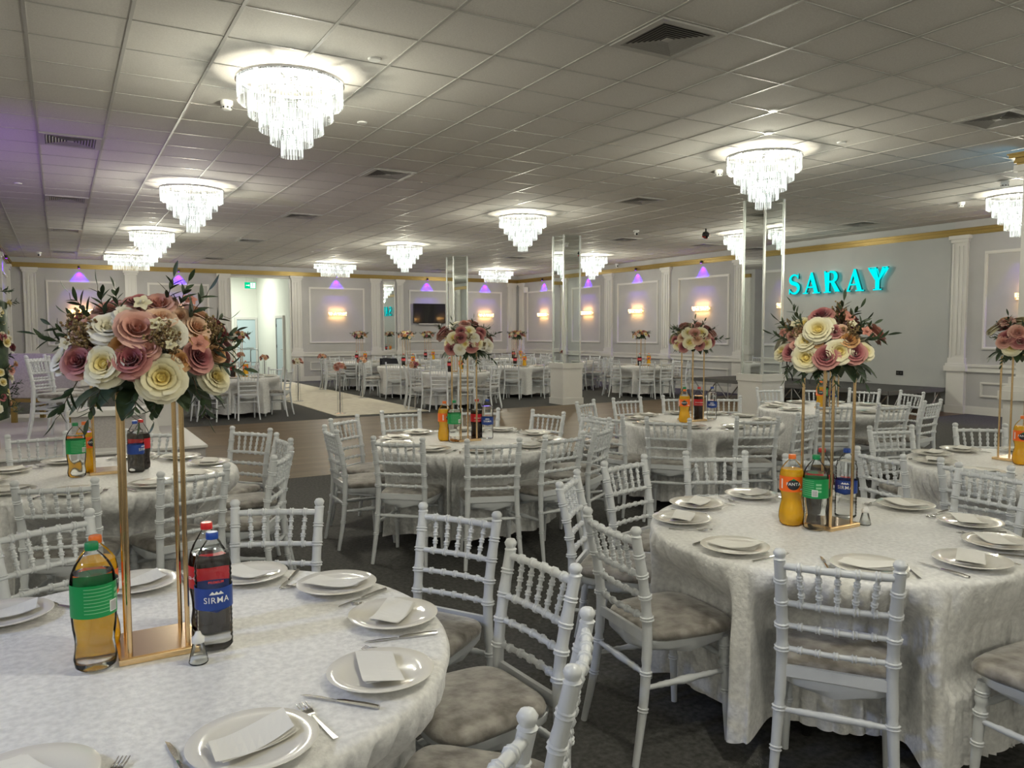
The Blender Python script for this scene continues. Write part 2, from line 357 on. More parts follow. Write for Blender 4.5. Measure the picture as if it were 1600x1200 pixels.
# tall wall mirror between two pilasters
t = thing('wall_mirror', 'tall narrow mirror on back wall between two white pilasters, left of the television', 'mirror', (9.67, YB, .97))
MB().box(-.16, .22, -.02, -.004, 0, 2.28).build('mirror_glass', M['mirror'], t)
mb = MB()
for a in ((-.19, -.16, 0, 2.28), (.22, .25, 0, 2.28), (-.19, .25, -.03, 0), (-.19, .25, 2.28, 2.31)): mb.box(a[0], a[1], -.03, -.002, a[2], a[3])
mb.build('mirror_frame', M['white_paint'], t)
lamp('AREA', 'lobby_light', (4.9, 28.2, 3.7), 105, (.96, 1, .88), 1.2)
def door(n, loc, rz, wdt, ang, label, hm):
    mb = MB(); mb.box(-.08, 0, -.06, .03, 0, hm+.08); mb.box(wdt, wdt+.08, -.06, .03, 0, hm+.08); mb.box(0, wdt, -.06, .03, hm, hm+.08)
    fr = tag(mb.build('door_%d' % n, M['white_paint'], None, loc=loc, rz=rz), label, None, kind='structure')
    lf = MB().box(0, wdt, -.03, .012, .01, hm).build('door_leaf', M['door_blue'], fr); lf.rotation_euler = (0, 0, ang)
    hd = MB(); hd.tube([(wdt-.08, -.03, 1.0), (wdt-.08, -.08, 1.0), (wdt-.2, -.08, 1.0)], .012, 6); hd.build('door_handle', M['alu'], lf)
    for z in (.3, 1.1, 1.8): MB().box(-.012, .012, -.045, -.02, z-.05, z+.05).build('hinge', M['black'], lf)
door(1, (5.70, 30.19, 0), 0, .66, R_(0), 'pale blue door on far wall of the lobby', 2.05)
door(2, (6.44, 27.05, 0), R_(-90), .9, 0, 'pale blue door on right wall of the lobby', 2.05)
t = thing('exit_sign', 'green and white running man exit sign hanging in the lobby opening', 'sign', atL(391, 446, 24.8))
MB().box(-.17, .17, -.012, .012, -.1, .1).build('panel', M['exit'], t)
mb = MB(); mb.box(.0, .155, -.016, -.0125, -.085, .085); mb.build('doorway_panel', M['exit_white'], t)
mb = MB(); mb.box(-.13, -.05, -.016, -.0125, -.012, .012); mb.add([(-.05, -.0165, .04), (-.05, -.0165, -.04), (-.015, -.0165, 0)], [(0, 1, 2)]); mb.build('arrow', M['exit_white'], t)
mb = MB(); mb.ball((.07, -.019, .055), .014, 8); mb.bar((.07, -.018, .04), (.06, -.018, -.01), .03, .004); mb.bar((.06, -.018, -.01), (.10, -.018, -.045), .016, .004); mb.bar((.06, -.018, -.01), (.03, -.018, -.07), .016, .004); mb.bar((.07, -.018, .03), (.11, -.018, .01), .012, .004); mb.build('running_figure', M['exit'], t)
mb = MB(); z1 = 3.75 - t.location.z
for x in (-.12, .12): mb.tube([(x, 0, .1), (x, 0, z1)], .004, 5)
mb.build('hanger', M['alu'], t)

# ------------------------------------------------------------------ mirrored columns
def column(x, y, lab, w=.42, h=CEIL, cap=False):
    t = thing('mirrored_column', lab, 'column', (x, y, 0))
    b = .04
    mb = MB(); mb.box(-b, w+b, -b, w+b, 0, .80); mb.box(-b-.02, w+b+.02, -b-.02, w+b+.02, 0, .14); mb.build('plinth', M['white_paint'], t)
    mb = MB(); mb.box(-b-.02, w+b+.02, -b-.02, w+b+.02, .78, .89); mb.box(-b-.005, w+b+.005, -b-.005, w+b+.005, .75, .78); mb.build('plinth_cap', M['white_paint'], t)
    for nme, q in (('f', (0, w, 0, .006)), ('k', (0, w, w-.006, w)), ('l', (0, .006, .006, w-.006)), ('r', (w-.006, w, .006, w-.006))): MB().box(q[0], q[1], q[2], q[3], .89, h).build('mirror_panel', M['mirror'], t)
    for cx, cy in ((0, 0), (w, 0), (0, w), (w, w)): MB().box(cx-.014, cx+.014, cy-.014, cy+.014, .89, h).build('corner_strip', M['mirror_edge'], t)
    if cap:
        c = MB(); c.box(-.20, w+.2, -.20, w+.2, h-.13, h-.09); c.box(-.16, w+.16, -.16, w+.16, h-.16, h-.13); c.build('gold_capital', M['gold_paint'], t)
        c = MB(); c.box(-.12, w+.12, -.12, w+.12, h-.24, h-.16); c.box(-.22, w+.22, -.22, w+.22, h-.09, h); c.build('capital', M['white_paint'], t)
    return t
column(9.32, 13.88, 'mirrored square column on white plinth standing at far edge of dance floor')
column(9.44, 8.53, 'mirrored square column on white plinth left of the teal wall letters')
column(9.32, 19.25, 'mirrored square column behind the middle bouquet, right of the television')
def white_column(x, y, w, lab):
    t = thing('white_column', lab, 'column', (x, y, 0))
    mb = MB(); mb.box(0, w, 0, w, 0, CEIL); mb.build('shaft', M['white_paint'], t)
    mb = MB()
    for m_, z0, z1 in ((.11, 0, .15), (.08, .15, .80), (.12, .80, .90), (.09, .90, .95), (.05, .95, 1.05)): mb.box(-m_, w+m_, -m_, w+m_, z0, z1)
    mb.build('plinth', M['white_paint'], t)
    mb = MB()
    for q in (.08, .28): mb.box(q, q+.09, -.018, .0, 1.1, 3.15); mb.box(-.018, .0, q, q+.09, 1.1, 3.15)
    mb.build('fluting', M['white_paint'], t)
    mb = MB()
    for m_, z0, z1 in ((.04, 3.22, 3.28), (.07, 3.28, 3.35)): mb.box(-m_, w+m_, -m_, w+m_, z0, z1)
    mb.build('capital', M['white_paint'], t)
    mb = MB()
    for z0, z1, d in ((3.35, 3.372, .05), (3.372, 3.40, .07), (3.40, 3.425, .062), (3.425, 3.46, .105), (3.46, 3.475, .12)): mb.box(-d, w+d, -d, w+d, z0, z1)
    mb.build('gold_moulding', M['gold_paint'], t)
white_column(9.1, 4.19, .45, 'white pilastered column with gold moulding cut off by the right picture edge')
lamp('POINT', 'teal_strip_light', (9.66, 4.55, 2.95), 7.0, (0, .55, 1), .05)
t = thing('led_strip', 'teal LED strip on the far side of white column at right edge', 'light', (9.575, 4.42, 2.9)); MB().box(-.01, .01, -.15, .15, 0, .02).build('strip', M['tealstrip'], t)

# ------------------------------------------------------------------ wall uplights, sconces
def wallobj(side, u, z): 
    return ((u, YB, z), 0) if side == 'b' else (((XR, u, z), R_(-90)) if side == 'r' else ((XL, u, z), R_(90)))
S0 = thing('wall_sconce', '', 'wall lamp'); S0['group'] = 'crystal bar wall lamps'
mb = MB()
mb.box(-.29, .29, -.015, 0, -.03, .03); mb.bar((-.30, -.07, .055), (.30, -.07, .055), .012); mb.bar((-.30, -.07, -.055), (.30, -.07, -.055), .012)
for x in (-.2, .2): mb.bar((x, 0, 0), (x, -.07, 0), .012)
mb.build('backplate', M['gold'], S0)
mb = MB()
for k in range(22):
    x = -.29+.0276*k; mb.box(x-.010, x+.010, -.10, -.088, -.055, .055)
mb.build('crystal_bars', M['sconce_crystal'], S0)
for k in range(4): MB().ball((-.21+.14*k, -.06, 0), .022, 10).build('bulb', M['warm_bulb'], S0, True)
reg(S0)
U0 = thing('wall_uplight', '', 'spotlight'); U0['group'] = 'purple wall spotlights'
mb = MB(); mb.box(-.02, .02, -.085, 0, 0, .02); mb.tube([(0, -.085, .03), (0, -.085, -.04)], .028, 10); mb.build('housing', M['black'], U0)
MB().lathe([(.022, 0), (.024, .004)], 10, 0, (0, -.085, -.046)).build('led', M['purple_led'], U0); reg(U0)
sc_first = [True]; up_first = [True]
def sconce(side, u, lab):
    loc, rz = wallobj(side, u, 2.17)
    o = S0 if sc_first[0] else dup(S0); sc_first[0] = False
    o.location = loc; o.rotation_euler = (0, 0, rz); o['label'] = lab
    n = Vector((0, -1, 0)); n.rotate(o.rotation_euler)
    for dz, di in ((.09, 1), (-.09, -1)):
        lamp('AREA', 'sconce_light', Vector(loc)+n*.075+Vector((0, 0, dz)), SCONCE_W, (1, .50, .18), .08, direction=Vector((0, 0, di))-n*.35, shape='RECTANGLE', size_y=.05).data.size = .5
    lamp('POINT', 'sconce_glow', Vector(loc)+n*.16, SCONCE_W*.7, (1, .52, .2), .04)
def uplight(side, u, lab):
    loc, rz = wallobj(side, u, 3.40)
    o = U0 if up_first[0] else dup(U0); up_first[0] = False
    o.location = loc; o.rotation_euler = (0, 0, rz); o['label'] = lab
    n = Vector((0, -1, 0)); n.rotate(o.rotation_euler)
    lamp('SPOT', 'uplight_beam', Vector(loc)+n*.085+Vector((0, 0, -.05)), UP_W*8, (.08, .0, 1), .015, direction=Vector((0, 0, -1))-n*.12, spot_size=R_(75), spot_blend=.35)
for u, s in ((.54, 'left of the big bouquet'), (3.11, 'behind the top of the big bouquet'), (7.88, 'right of the lobby opening'), (13.38, 'right of the mirrored column')): sconce('b', u, 'glowing crystal bar wall lamp on back wall, '+s)
for u, s in ((23.25, 'nearest the far corner'), (20.6, 'just right of far column'), (18.12, 'third from far corner'), (15.42, 'left of the nearer column'), (7.25, 'right of the teal letters'), (4.5, 'beyond the right picture edge')): sconce('r', u, 'glowing crystal bar wall lamp on right wall, '+s)
for u, s in ((.54, 'above leftmost panel'), (3.11, 'above second panel from left'), (7.88, 'right of the lobby opening'), (11.1, 'above the television'), (13.38, 'right of the mirrored column')): uplight('b', u, 'purple spotlight under gold cornice of back wall, '+s)
for u, s in ((23.25, 'nearest the far corner'), (20.6, 'just right of far column'), (18.12, 'third from the far corner'), (15.42, 'left of the nearer column'), (7.25, 'right of the teal letters'), (4.5, 'beyond the right picture edge')): uplight('r', u, 'purple spotlight under gold cornice of right wall, '+s)
uplight('l', 22.4, 'purple spotlight under gold cornice of the left wall')

# ------------------------------------------------------------------ television, sockets, small wall things
t = thing('television', 'black flat television mounted on back wall panel above the tables', 'television', (11.16, YB, 2.21))
bev(MB().box(-.60, .60, -.09, -.03, -.34, .34).build('bezel', M['black_plastic'], t), .006)
MB().box(-.585, .585, -.094, -.0905, -.32, .325).build('screen', M['screen'], t)
MB().box(-.42, .42, -.10, -.05, -.385, -.345).build('sound_bar', M['alu'], t)
MB().box(-.15, .15, -.03, 0, -.15, .15).build('wall_bracket', M['black'], t)
for k, (u, z) in enumerate(((9.76, .71), (10.62, .70), (10.88, .70), (11.45, .70), (7.45, .50))):
    l = ('rightmost of the four on plain wall below teal letters', 'second from right on plain wall below teal letters', 'third from right on plain wall below letters', 'leftmost of the four on plain wall below letters', 'in the low moulded panel at right picture edge')[k]
    t = thing('wall_socket', 'black double wall socket, '+l, 'socket', (XR, u, z)); bev(MB().box(-.012, 0, -.075, .075, -.045, .045).build('plate', M['black_plastic'], t), .003)
    for q in (-.035, .035): MB().box(-.015, -.0121, q-.022, q+.022, -.02, .02).build('outlet', M['black'], t)
t = thing('wall_speaker', 'small white speaker on bracket high in the far right corner', 'speaker', (XR-.1, 24.3, 3.08))
bev(MB().box(-.08, .05, -.06, .06, -.1, .1).build('cabinet', M['white_plastic'], t), .01); MB().bar((.05, 0, 0), (.1, 0, .0), .03).build('bracket', M['alu'], t)

# ------------------------------------------------------------------ SARAY letters
def poly_mesh(name, outlines, depth, mats):
    cu = bpy.data.curves.new(name, 'CURVE'); cu.dimensions = '2D'; cu.fill_mode = 'BOTH'; cu.extrude = depth/2
    for o in outlines:
        s = cu.splines.new('POLY'); s.points.add(len(o)-1)
        for p, q in zip(s.points, o): p.co = (q[0], q[1], 0, 1)
        s.use_cyclic_u = True
    o = bpy.data.objects.new(name, cu); COL.objects.link(o); dg = bpy.context.evaluated_depsgraph_get()
    me = bpy.data.meshes.new_from_object(o.evaluated_get(dg)); bpy.data.objects.remove(o)
    me.materials.clear()
    for m in mats: me.materials.append(m)
    for p in me.polygons: p.material_index = 0 if abs(p.normal.z) > .7 else len(mats)-1
    me.name = name; return me
def stroke(pts, ws):
    L = []; Rr = []
    for i, p in enumerate(pts):
        a = Vector(pts[max(i-1, 0)]); b = Vector(pts[min(i+1, len(pts)-1)]); t = (b-a).normalized(); n = Vector((-t.y, t.x)); w = ws[i]/2
        L.append((p[0]+n.x*w, p[1]+n.y*w)); Rr.append((p[0]-n.x*w, p[1]-n.y*w))
    return L+Rr[::-1]
def arc(cx, cy, rx, ry, a0, a1, n): return [(cx+rx*math.cos(R_(a0+(a1-a0)*i/n)), cy+ry*math.sin(R_(a0+(a1-a0)*i/n))) for i in range(n+1)]
def L_S():
    c = arc(.36, .73, .235, .205, 25, 255, 12)[:-1]; c2 = arc(.36, .28, .26, .23, 68, -155, 12)
    c = c+[(.36, .50)]+c2[1:] if False else c+c2
    n = len(c); ws = [.07+.13*math.exp(-((i-n*.5)/(n*.26))**2) for i in range(n)]
    return [stroke(c, ws), [(.55, .74), (.61, .74), (.61, .99), (.57, .99)], [(.06, .01), (.10, .01), (.13, .27), (.06, .27)]], .68
def serif(x0, x1, y0): return [(x0, y0), (x1, y0), (x1, y0+.055), (x0, y0+.055)]
def L_A():
    o = [(.08, .03), (.17, .03), (.26, .27), (.55, .27), (.63, .03), (.86, .03), (.52, 1.0), (.42, 1.0)]
    return [o, [(.29, .34), (.405, .70), (.525, .34)][::-1], serif(-.02, .28, 0), serif(.53, .96, 0)], .94
def L_R():
    o = [(.10, .03), (.30, .03), (.30, .45), (.38, .45), (.62, .03), (.88, .03), (.58, .48)]+arc(.45, .72, .29, .28, -40, 90, 10)+[(.10, 1.0)]
    return [o, ([(.30, .55)]+arc(.42, .72, .12, .18, -80, 80, 8)+[(.30, .91)])[::-1], serif(0, .40, 0), serif(.62, .94, 0), serif(0, .3, .945)], .93
def L_Y():
    return [[(.34, .03), (.55, .03), (.55, .42), (.84, .97), (.74, .97), (.50, .52), (.30, .97), (.06, .97), (.34, .42)], serif(.24, .65, 0), serif(-.02, .38, .945), serif(.65, .92, .945)], .90
y = 12.52; SH = .475; tw = sum(f()[1] for f in (L_S, L_A, L_R, L_A, L_Y)); gap = (2.50/SH-tw)/4
for f, nm, lb in ((L_S, 'S', 'teal glowing letter S, first of the wall name'), (L_A, 'A', 'teal glowing letter A between S and R'), (L_R, 'R', 'teal glowing letter R, middle of the wall name'), (L_A, 'A', 'teal glowing letter A between R and Y'), (L_Y, 'Y', 'teal glowing letter Y, last of the wall name')):
    ol, wd_ = f(); t = thing('wall_letter', lb, 'letter sign', (XR-.10, y, 2.405), 0, 'teal letters on the plain wall')
    me = poly_mesh('letter_face', [[(a*SH, b*SH) for a, b in o] for o in ol[:1]+[q for q in ol[1:]]], .05, [M['teal'], M['teal_side']])
    o = ob('letter_face', me, t); o.matrix_local = Matrix(((0, 0, -1, 0), (-1, 0, 0, 0), (0, 1, 0, 0), (0, 0, 0, 1)))
    mb = MB()
    for q in (.18, .55): mb.tube([(0.02, -q*SH, .1*SH), (.10, -q*SH, .1*SH)], .008, 6)
    mb.build('standoff', M['alu'], t); y -= (wd_+gap)*SH

# ------------------------------------------------------------------ low stage at the right wall
t = thing('low_stage', 'low black stage on folding truss legs along the plain wall', 'stage', (12.98, 8.78, 0))
SH2, SL, SD = .47, 5.1, 1.74
MB().box(.0, SD, 0, SL, SH2-.07, SH2).build('deck', M['stage_top'], t)
mb = MB(); mb.box(-.012, 0, 0, SL, SH2-.075, SH2+.003); mb.box(0, SD, -.012, 0, SH2-.075, SH2+.003); mb.build('deck_edge', M['stage_skirt'], t)
for k in range(7):
    y0 = .05+k*.72; mb = MB()
    mb.tube([(.06, y0, SH2-.08), (.06, y0+.34, .02), (.06, y0+.68, SH2-.08)], .014, 6)
    mb.tube([(.06, y0, .02), (.06, y0, SH2-.08)], .014, 6); mb.tube([(.06, y0+.34, .02), (.06, y0+.34, SH2-.08)], .009, 6); mb.ball((.06, y0+.34, .02), .025, 8)
    mb.tube([(1.5, y0, .02), (1.5, y0, SH2-.08)], .014, 6); mb.build('truss_leg', M['alu'], t)
mb = MB()
for k in range(3): mb.tube([(.1+.6*k, .04, .02), (.4+.6*k, .04, SH2-.08), (.68+.6*k, .04, .02)], .012, 6)
mb.build('end_truss', M['alu'], t)
t = thing('folding_table', 'small table with curved black legs standing on the low stage', 'table', (13.75, 11.35, SH2))
bev(MB().box(-.35, .35, -.6, .6, .70, .73).build('tabletop', M['black'], t), .004)
for q in (-.45, .45):
    mb = MB()
    for s in (-1, 1): mb.tube([(s*.28, q, .0), (s*.24, q, .12), (s*.11, q, .26), (s*.07, q, .40), (s*.10, q, .55), (s*.09, q, .70)], .015, 6)
    mb.tube([(-.09, q, .30), (.09, q, .30)], .012, 6); mb.tube([(-.07, q, .42), (.08, q, .66)], .010, 6); mb.tube([(.07, q, .42), (-.08, q, .66)], .010, 6); mb.build('leg', M['black'], t)

# ------------------------------------------------------------------ chandeliers
def chandelier(oval=False):
    t = thing('crystal_chandelier', '', 'chandelier')
    sx, sy = (1.52, .72) if oval else (1, 1)
    tiers = [(.41, -.07, -.23), (.33, -.17, -.34), (.25, -.28, -.45), (.165, -.39, -.55), (.085, -.49, -.65)]
    if oval: tiers = [(.41, -.07, -.20), (.35, -.16, -.31), (.28, -.27, -.43)]
    mb = MB(); mb.lathe([(.395, -.048), (.425, -.048), (.425, -.07), (.395, -.07), (.395, -.048)], 48, 0, sx=sx, sy=sy, cap=False)
    for k in range(3):
        a = PI/3*k; mb.bar((.41*math.cos(a)*sx, .41*math.sin(a)*sy, -.058), (-.41*math.cos(a)*sx, -.41*math.sin(a)*sy, -.058), .012)
    mb.build('mounting_ring', M['chrome'], t, True, 30)
    mb = MB(); mb.lathe([(.0, 0), (.07, 0), (.07, -.02), (.05, -.03), (.0, -.03)], 24); mb.tube([(0, 0, -.02), (0, 0, -.5 if not oval else -.3)], .008, 6); mb.build('ceiling_rose', M['chrome'], t, True, 30)
    for r, z0, z1 in tiers:
        n = int(2*PI*r*(sx+sy)/2/.0235); mb = MB()
        for k in range(n):
            a = 2*PI*k/n; c, s = math.cos(a), math.sin(a); x, y = r*c*sx, r*s*sy; u = Vector((-s*sx, c*sy, 0)).normalized(); v = Vector((u.y, -u.x, 0))
            p = Vector((x, y, 0)); w, d = .0082, .005
            vs = [p+u*w*i+v*d*j+Vector((0, 0, z)) for z in (z1, z0) for i, j in ((-1, 0), (0, -1), (1, 0), (0, 1))]
            mb.add(vs, [(3, 2, 1, 0), (4, 5, 6, 7), (0, 1, 5, 4), (1, 2, 6, 5), (2, 3, 7, 6), (3, 0, 4, 7)])
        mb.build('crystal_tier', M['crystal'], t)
        mb = MB(); mb.tube([(r*math.cos(2*PI*k/32)*sx, r*math.sin(2*PI*k/32)*sy, z0) for k in range(32)], .004, 5, closed=True); mb.build('tier_ring', M['chrome'], t)
    pts = [(0, 0, -.52), (0, .1, -.36), (.1, -.05, -.36), (-.1, -.05, -.36)]+[(.27*math.cos(PI/3*k), .27*math.sin(PI/3*k), -.15) for k in range(6)]
    if oval: pts = [(.45*math.cos(PI/4*k), .2*math.sin(PI/4*k), -.16) for k in range(8)]+[(-.2, 0, -.3), (.2, 0, -.3)]
    for p in pts: MB().ball(p, .022, 10, 0, 1.3).build('bulb', M['bulb'], t, True)
    return reg(t)
CHR, CHO = chandelier(), chandelier(True)
used = {}
def hang(proto, x, y, lab, oval=False):
    o = proto if proto.name not in used else dup(proto); used[proto.name] = 1
    o.location = (x, y, CEIL); o['label'] = lab; o['group'] = 'crystal chandeliers on the ceiling'
    lamp('POINT', 'chandelier_light', (x, y, CEIL-.14), CHAND_W, LCOL, .03)
    lamp('POINT', 'chandelier_light', (x, y, CEIL-.70 if not oval else CEIL-.5), CHAND_W*.5, LCOL, .03)
cx = [GX+.6*k for k in (3, 12, 21)]; cyy = [GY+.6*k for k in (1, 10, 19)]
LB = [['large round crystal chandelier at upper left, nearest the camera', 'round crystal chandelier second in the left row', 'round crystal chandelier third in the left row'],
      ['round crystal chandelier hanging in front of the nearer mirrored column', 'round crystal chandelier left of the far mirrored column', 'round crystal chandelier third in the middle row, above the television side'],
      ['round crystal chandelier cut off by the right picture edge', 'round crystal chandelier partly hidden left of the nearer column', 'round crystal chandelier just right of the far column']]
for a in range(3):
    for b in range(3): hang(CHR, cx[a], cyy[b]+(0, 0, 0)[b], LB[a][b])
    hang(CHO, cx[a], 22.55, 'oval crystal chandelier near the back wall, '+('leftmost of the three', 'middle of the three, above the wall lamp', 'rightmost of the three')[a], True)
    hang(CHR, cx[a], GY-.6*8, 'unseen round crystal chandelier added for fill above and behind the camera, '+('left row', 'middle row', 'right row')[a])  # row continues the grid out of view, added to light the near tables
    hang(CHR, cx[a], GY-.6*17, 'unseen round crystal chandelier added for fill near the wall behind the camera, '+('left row', 'middle row', 'right row')[a])  # unseen row, added as fill for surfaces that face the camera
for b, l in ((1, 'beside the left picture edge'), (-8, 'left of the camera'), (-17, 'behind the camera, far left')): hang(CHR, GX-.6*6, GY+.6*b, 'unseen round crystal chandelier added for fill, '+l)  # extra unseen row at the left, added for more camera-side fill

# ------------------------------------------------------------------ ceiling vents, detectors
def vent(i, j, lab, n=8):
    t = thing('ceiling_vent', lab, 'vent', (GX+.6*(i+.5), GY+.6*(j+.5), CEIL-.008), 0, 'square air vents in the ceiling')
    mb = MB()
    for k in range(2):
        a, b = (.288, .235) if k == 0 else (.0, .0)
    for (x0, x1, y0, y1) in ((-.288, .288, -.288, -.235), (-.288, .288, .235, .288), (-.288, -.235, -.235, .235), (.235, .288, -.235, .235)): mb.box(x0, x1, y0, y1, -.008, .006)
    mb.build('frame', M['tbar'], t)
    MB().box(-.235, .235, -.235, .235, .004, .0075).build('duct', M['black'], t)
    for k in range(n-1):
        a = .228-.028*k; b = a-.016
        mb = MB(); P = [(-a, -a, -.006), (a, -a, -.006), (a, a, -.006), (-a, a, -.006)]; Q = [(-b, -b, .003), (b, -b, .003), (b, b, .003), (-b, b, .003)]
        mb.add(P+Q, [(q, (q+1) % 4, 4+(q+1) % 4, 4+q) for q in range(4)]); c_ = a-.005; mb.add(P+[(-c_, -c_, -.006), (c_, -c_, -.006), (c_, c_, -.006), (-c_, c_, -.006)], [(q, 4+q, 4+(q+1) % 4, (q+1) % 4) for q in range(4)]); mb.build('louvre', M['tbar'], t)
    MB().box(-.03, .03, -.03, .03, -.006, .0).build('centre_plate', M['tbar'], t)
VL = [(6, -3, 'top centre of picture, nearest the camera'), (13, -3, 'near upper right picture edge'), (6, 6, 'middle of ceiling right of nearest chandelier'), (6, 13, 'behind the second left chandelier, to its right'), (13, 6, 'between middle chandeliers and right column'),
      (22, 6, 'above the teal letters'), (18, 13, 'above the far mirrored column'), (6, 20, 'left centre, third back from camera'), (18, 21, 'near the far right corner chandelier'), (6, 28, 'near the back wall beside oval chandelier'), (0, 6, 'upper left picture edge, nearest of its row'), (0, 13, 'second of the left edge row'), (0, 20, 'third of the left edge row'), (0, 28, 'last of the left edge row'), (18, 29, 'near back wall above the tall mirror'), (22, 13, 'behind the nearer mirrored column')]
for i, j, l in VL: vent(i, j, 'square louvred ceiling vent '+l)
def detector(px, py, lab, nm='smoke_detector', kind=0):
    p = hitz(px, py, CEIL); t = thing(nm, lab, {'smoke_detector': 'smoke detector', 'ceiling_camera': 'camera', 'ceiling_sensor': 'sensor', 'disco_projector': 'disco light'}[nm], p)
    if kind == 0:
        MB().lathe([(.0, 0), (.055, 0), (.055, -.03), (.045, -.04), (.0, -.04)], 20).build('base', M['white_plastic'], t, True, 30)
        mb = MB(); mb.lathe([(.04, -.04), (.048, -.05), (.046, -.07), (.03, -.08), (.0, -.08)], 20); mb.build('sensor_head', M['white_plastic'], t, True, 30)
        mb = MB()
        for k in range(8): a = PI/4*k; mb.box(-.008, .008, .0455, .049, -.068, -.054, mat=Matrix.Rotation(a, 4, 'Z'))
        mb.build('slots', M['black'], t)
    elif kind == 1:
        MB().lathe([(.0, 0), (.06, 0), (.06, -.03), (.0, -.03)], 16).build('base', M['white_plastic'], t, True, 30)
        MB().ball((0, 0, -.06), .045, 14).build('dome', M['white_plastic'], t, True); MB().ball((-.01, -.03, -.075), .025, 10).build('lens', M['black_plastic'], t, True)
    elif kind == 2:
        MB().lathe([(.0, 0), (.05, 0), (.045, -.012), (.0, -.014)], 16).build('disc', M['white_plastic'], t, True, 30)
    else:
        mb = MB(); mb.bar((0, 0, 0), (0, 0, -.08), .02); mb.tube([(-.07, 0, -.08), (.07, 0, -.08)], .008, 6); mb.build('bracket', M['black'], t)
        MB().ball((0, 0, -.13), .075, 16).build('ball_housing', M['black_plastic'], t, True)
        mb = MB(); rnd = random.Random(3)
        for k in range(5):
            d = Vector((rnd.uniform(-1, 1), rnd.uniform(-1, .3), rnd.uniform(-1, .5))).normalized(); mb.ball(tuple(d*.074+Vector((0, 0, -.13))), .013, 6)
        mb.build('lens', M['red_cap'], t, True)
detector(354, 158, 'white smoke detector left of the largest chandelier'); detector(1123, 266, 'white smoke detector left of the chandelier by the nearer column'); detector(256, 303, 'white smoke detector left of the second left chandelier'); detector(1570, 283, 'white smoke detector below the gold capital at right edge'); detector(1502, 316, 'white smoke detector above the right plain wall end')
detector(994, 360, 'white dome security camera on ceiling between the two columns', 'ceiling_camera', 1); detector(61, 394, 'small dome camera on ceiling by far left corner', 'ceiling_camera', 1); detector(964, 412, 'small dome camera by the cornice right of far column', 'ceiling_camera', 1)
for q, l in (((566, 191), 'right of the largest chandelier'), ((585, 92), 'above and right of the largest chandelier'), ((1208, 172), 'far above the chandelier by nearer column'), ((1200, 207), 'just above the chandelier by nearer column'), ((1315, 222), 'right of the chandelier by nearer column'), ((28, 286), 'at left picture edge in purple glow'), ((487, 393), 'left of third middle chandelier')): detector(q[0], q[1], 'small white ceiling disc '+l, 'ceiling_sensor', 2)
detector(1103, 357, 'black ball disco projector hanging from ceiling left of nearer column', 'disco_projector', 3)

# ================================================================== CHAIRS
def bumps(base, marks, z, amp=.0055, w=.006): return base + sum(amp*math.exp(-((z-m_)/w)**2) for m_ in marks)
def lerp_path(ctrl, n):
    out = []; m = len(ctrl)-1
    for i in range(n+1):
        t = i/n*m; k = min(int(t), m-1); f = t-k
        p0, p1, p2, p3 = (Vector(ctrl[max(k-1, 0)]), Vector(ctrl[k]), Vector(ctrl[k+1]), Vector(ctrl[min(k+2, m)]))
        out.append(.5*((2*p1)+(-p0+p2)*f+(2*p0-5*p1+4*p2-p3)*f*f+(-p0+3*p1-3*p2+p3)*f**3))
    return out
def post_ctrl(s): return [(-.25, s*.188, 0), (-.208, s*.174, .22), (-.188, s*.164, .45), (-.200, s*.164, .62), (-.245, s*.172, .835)]
def px_at(z):
    c = lerp_path(post_ctrl(1), 60)
    for a, b in zip(c, c[1:]):
        if a.z <= z <= b.z: f = (z-a.z)/(b.z-a.z); return a.lerp(b, f)
    return c[-1]
def turned(a, b, r, marks, n=26, amp=.006, seg=10, vase=None, w=.03):
    a = Vector(a); b = Vector(b); pts = []; rr = []
    for i in range(n+1):
        t = i/n; pts.append(a.lerp(b, t)); q = r+sum(amp*math.exp(-((t-m_)/w)**2) for m_ in marks)
        if vase: q += vase*math.exp(-((t-.5)/.16)**2)
        rr.append(q)
    return pts, rr
def collars(mb, pts, rad, marks, seg=10, h=.0032, grow=.0042, double=True):
    # turned rings standing proud of a round member; marks are fractions of its length
    L = [0.0]
    for a, b in zip(pts, pts[1:]): L.append(L[-1]+(Vector(b)-Vector(a)).length)
    T = L[-1]
    def at(d):
        for i in range(len(pts)-1):
            if L[i+1] >= d: f = (d-L[i])/max(1e-6, L[i+1]-L[i]); return Vector(pts[i]).lerp(Vector(pts[i+1]), f), rad[i]+(rad[i+1]-rad[i])*f
        return Vector(pts[-1]), rad[-1]
    for m_ in marks:
        for o_ in ((-.0055, .0055) if double else (0,)):
            d = m_*T+o_; q = [at(max(0, min(T, d+k*h))) for k in (-1.2, -.6, 0, .6, 1.2)]
            mb.tube([p for p, r in q], [r+g for (p, r), g in zip(q, (-.001, grow*.75, grow, grow*.75, -.001))], seg, cap=False)
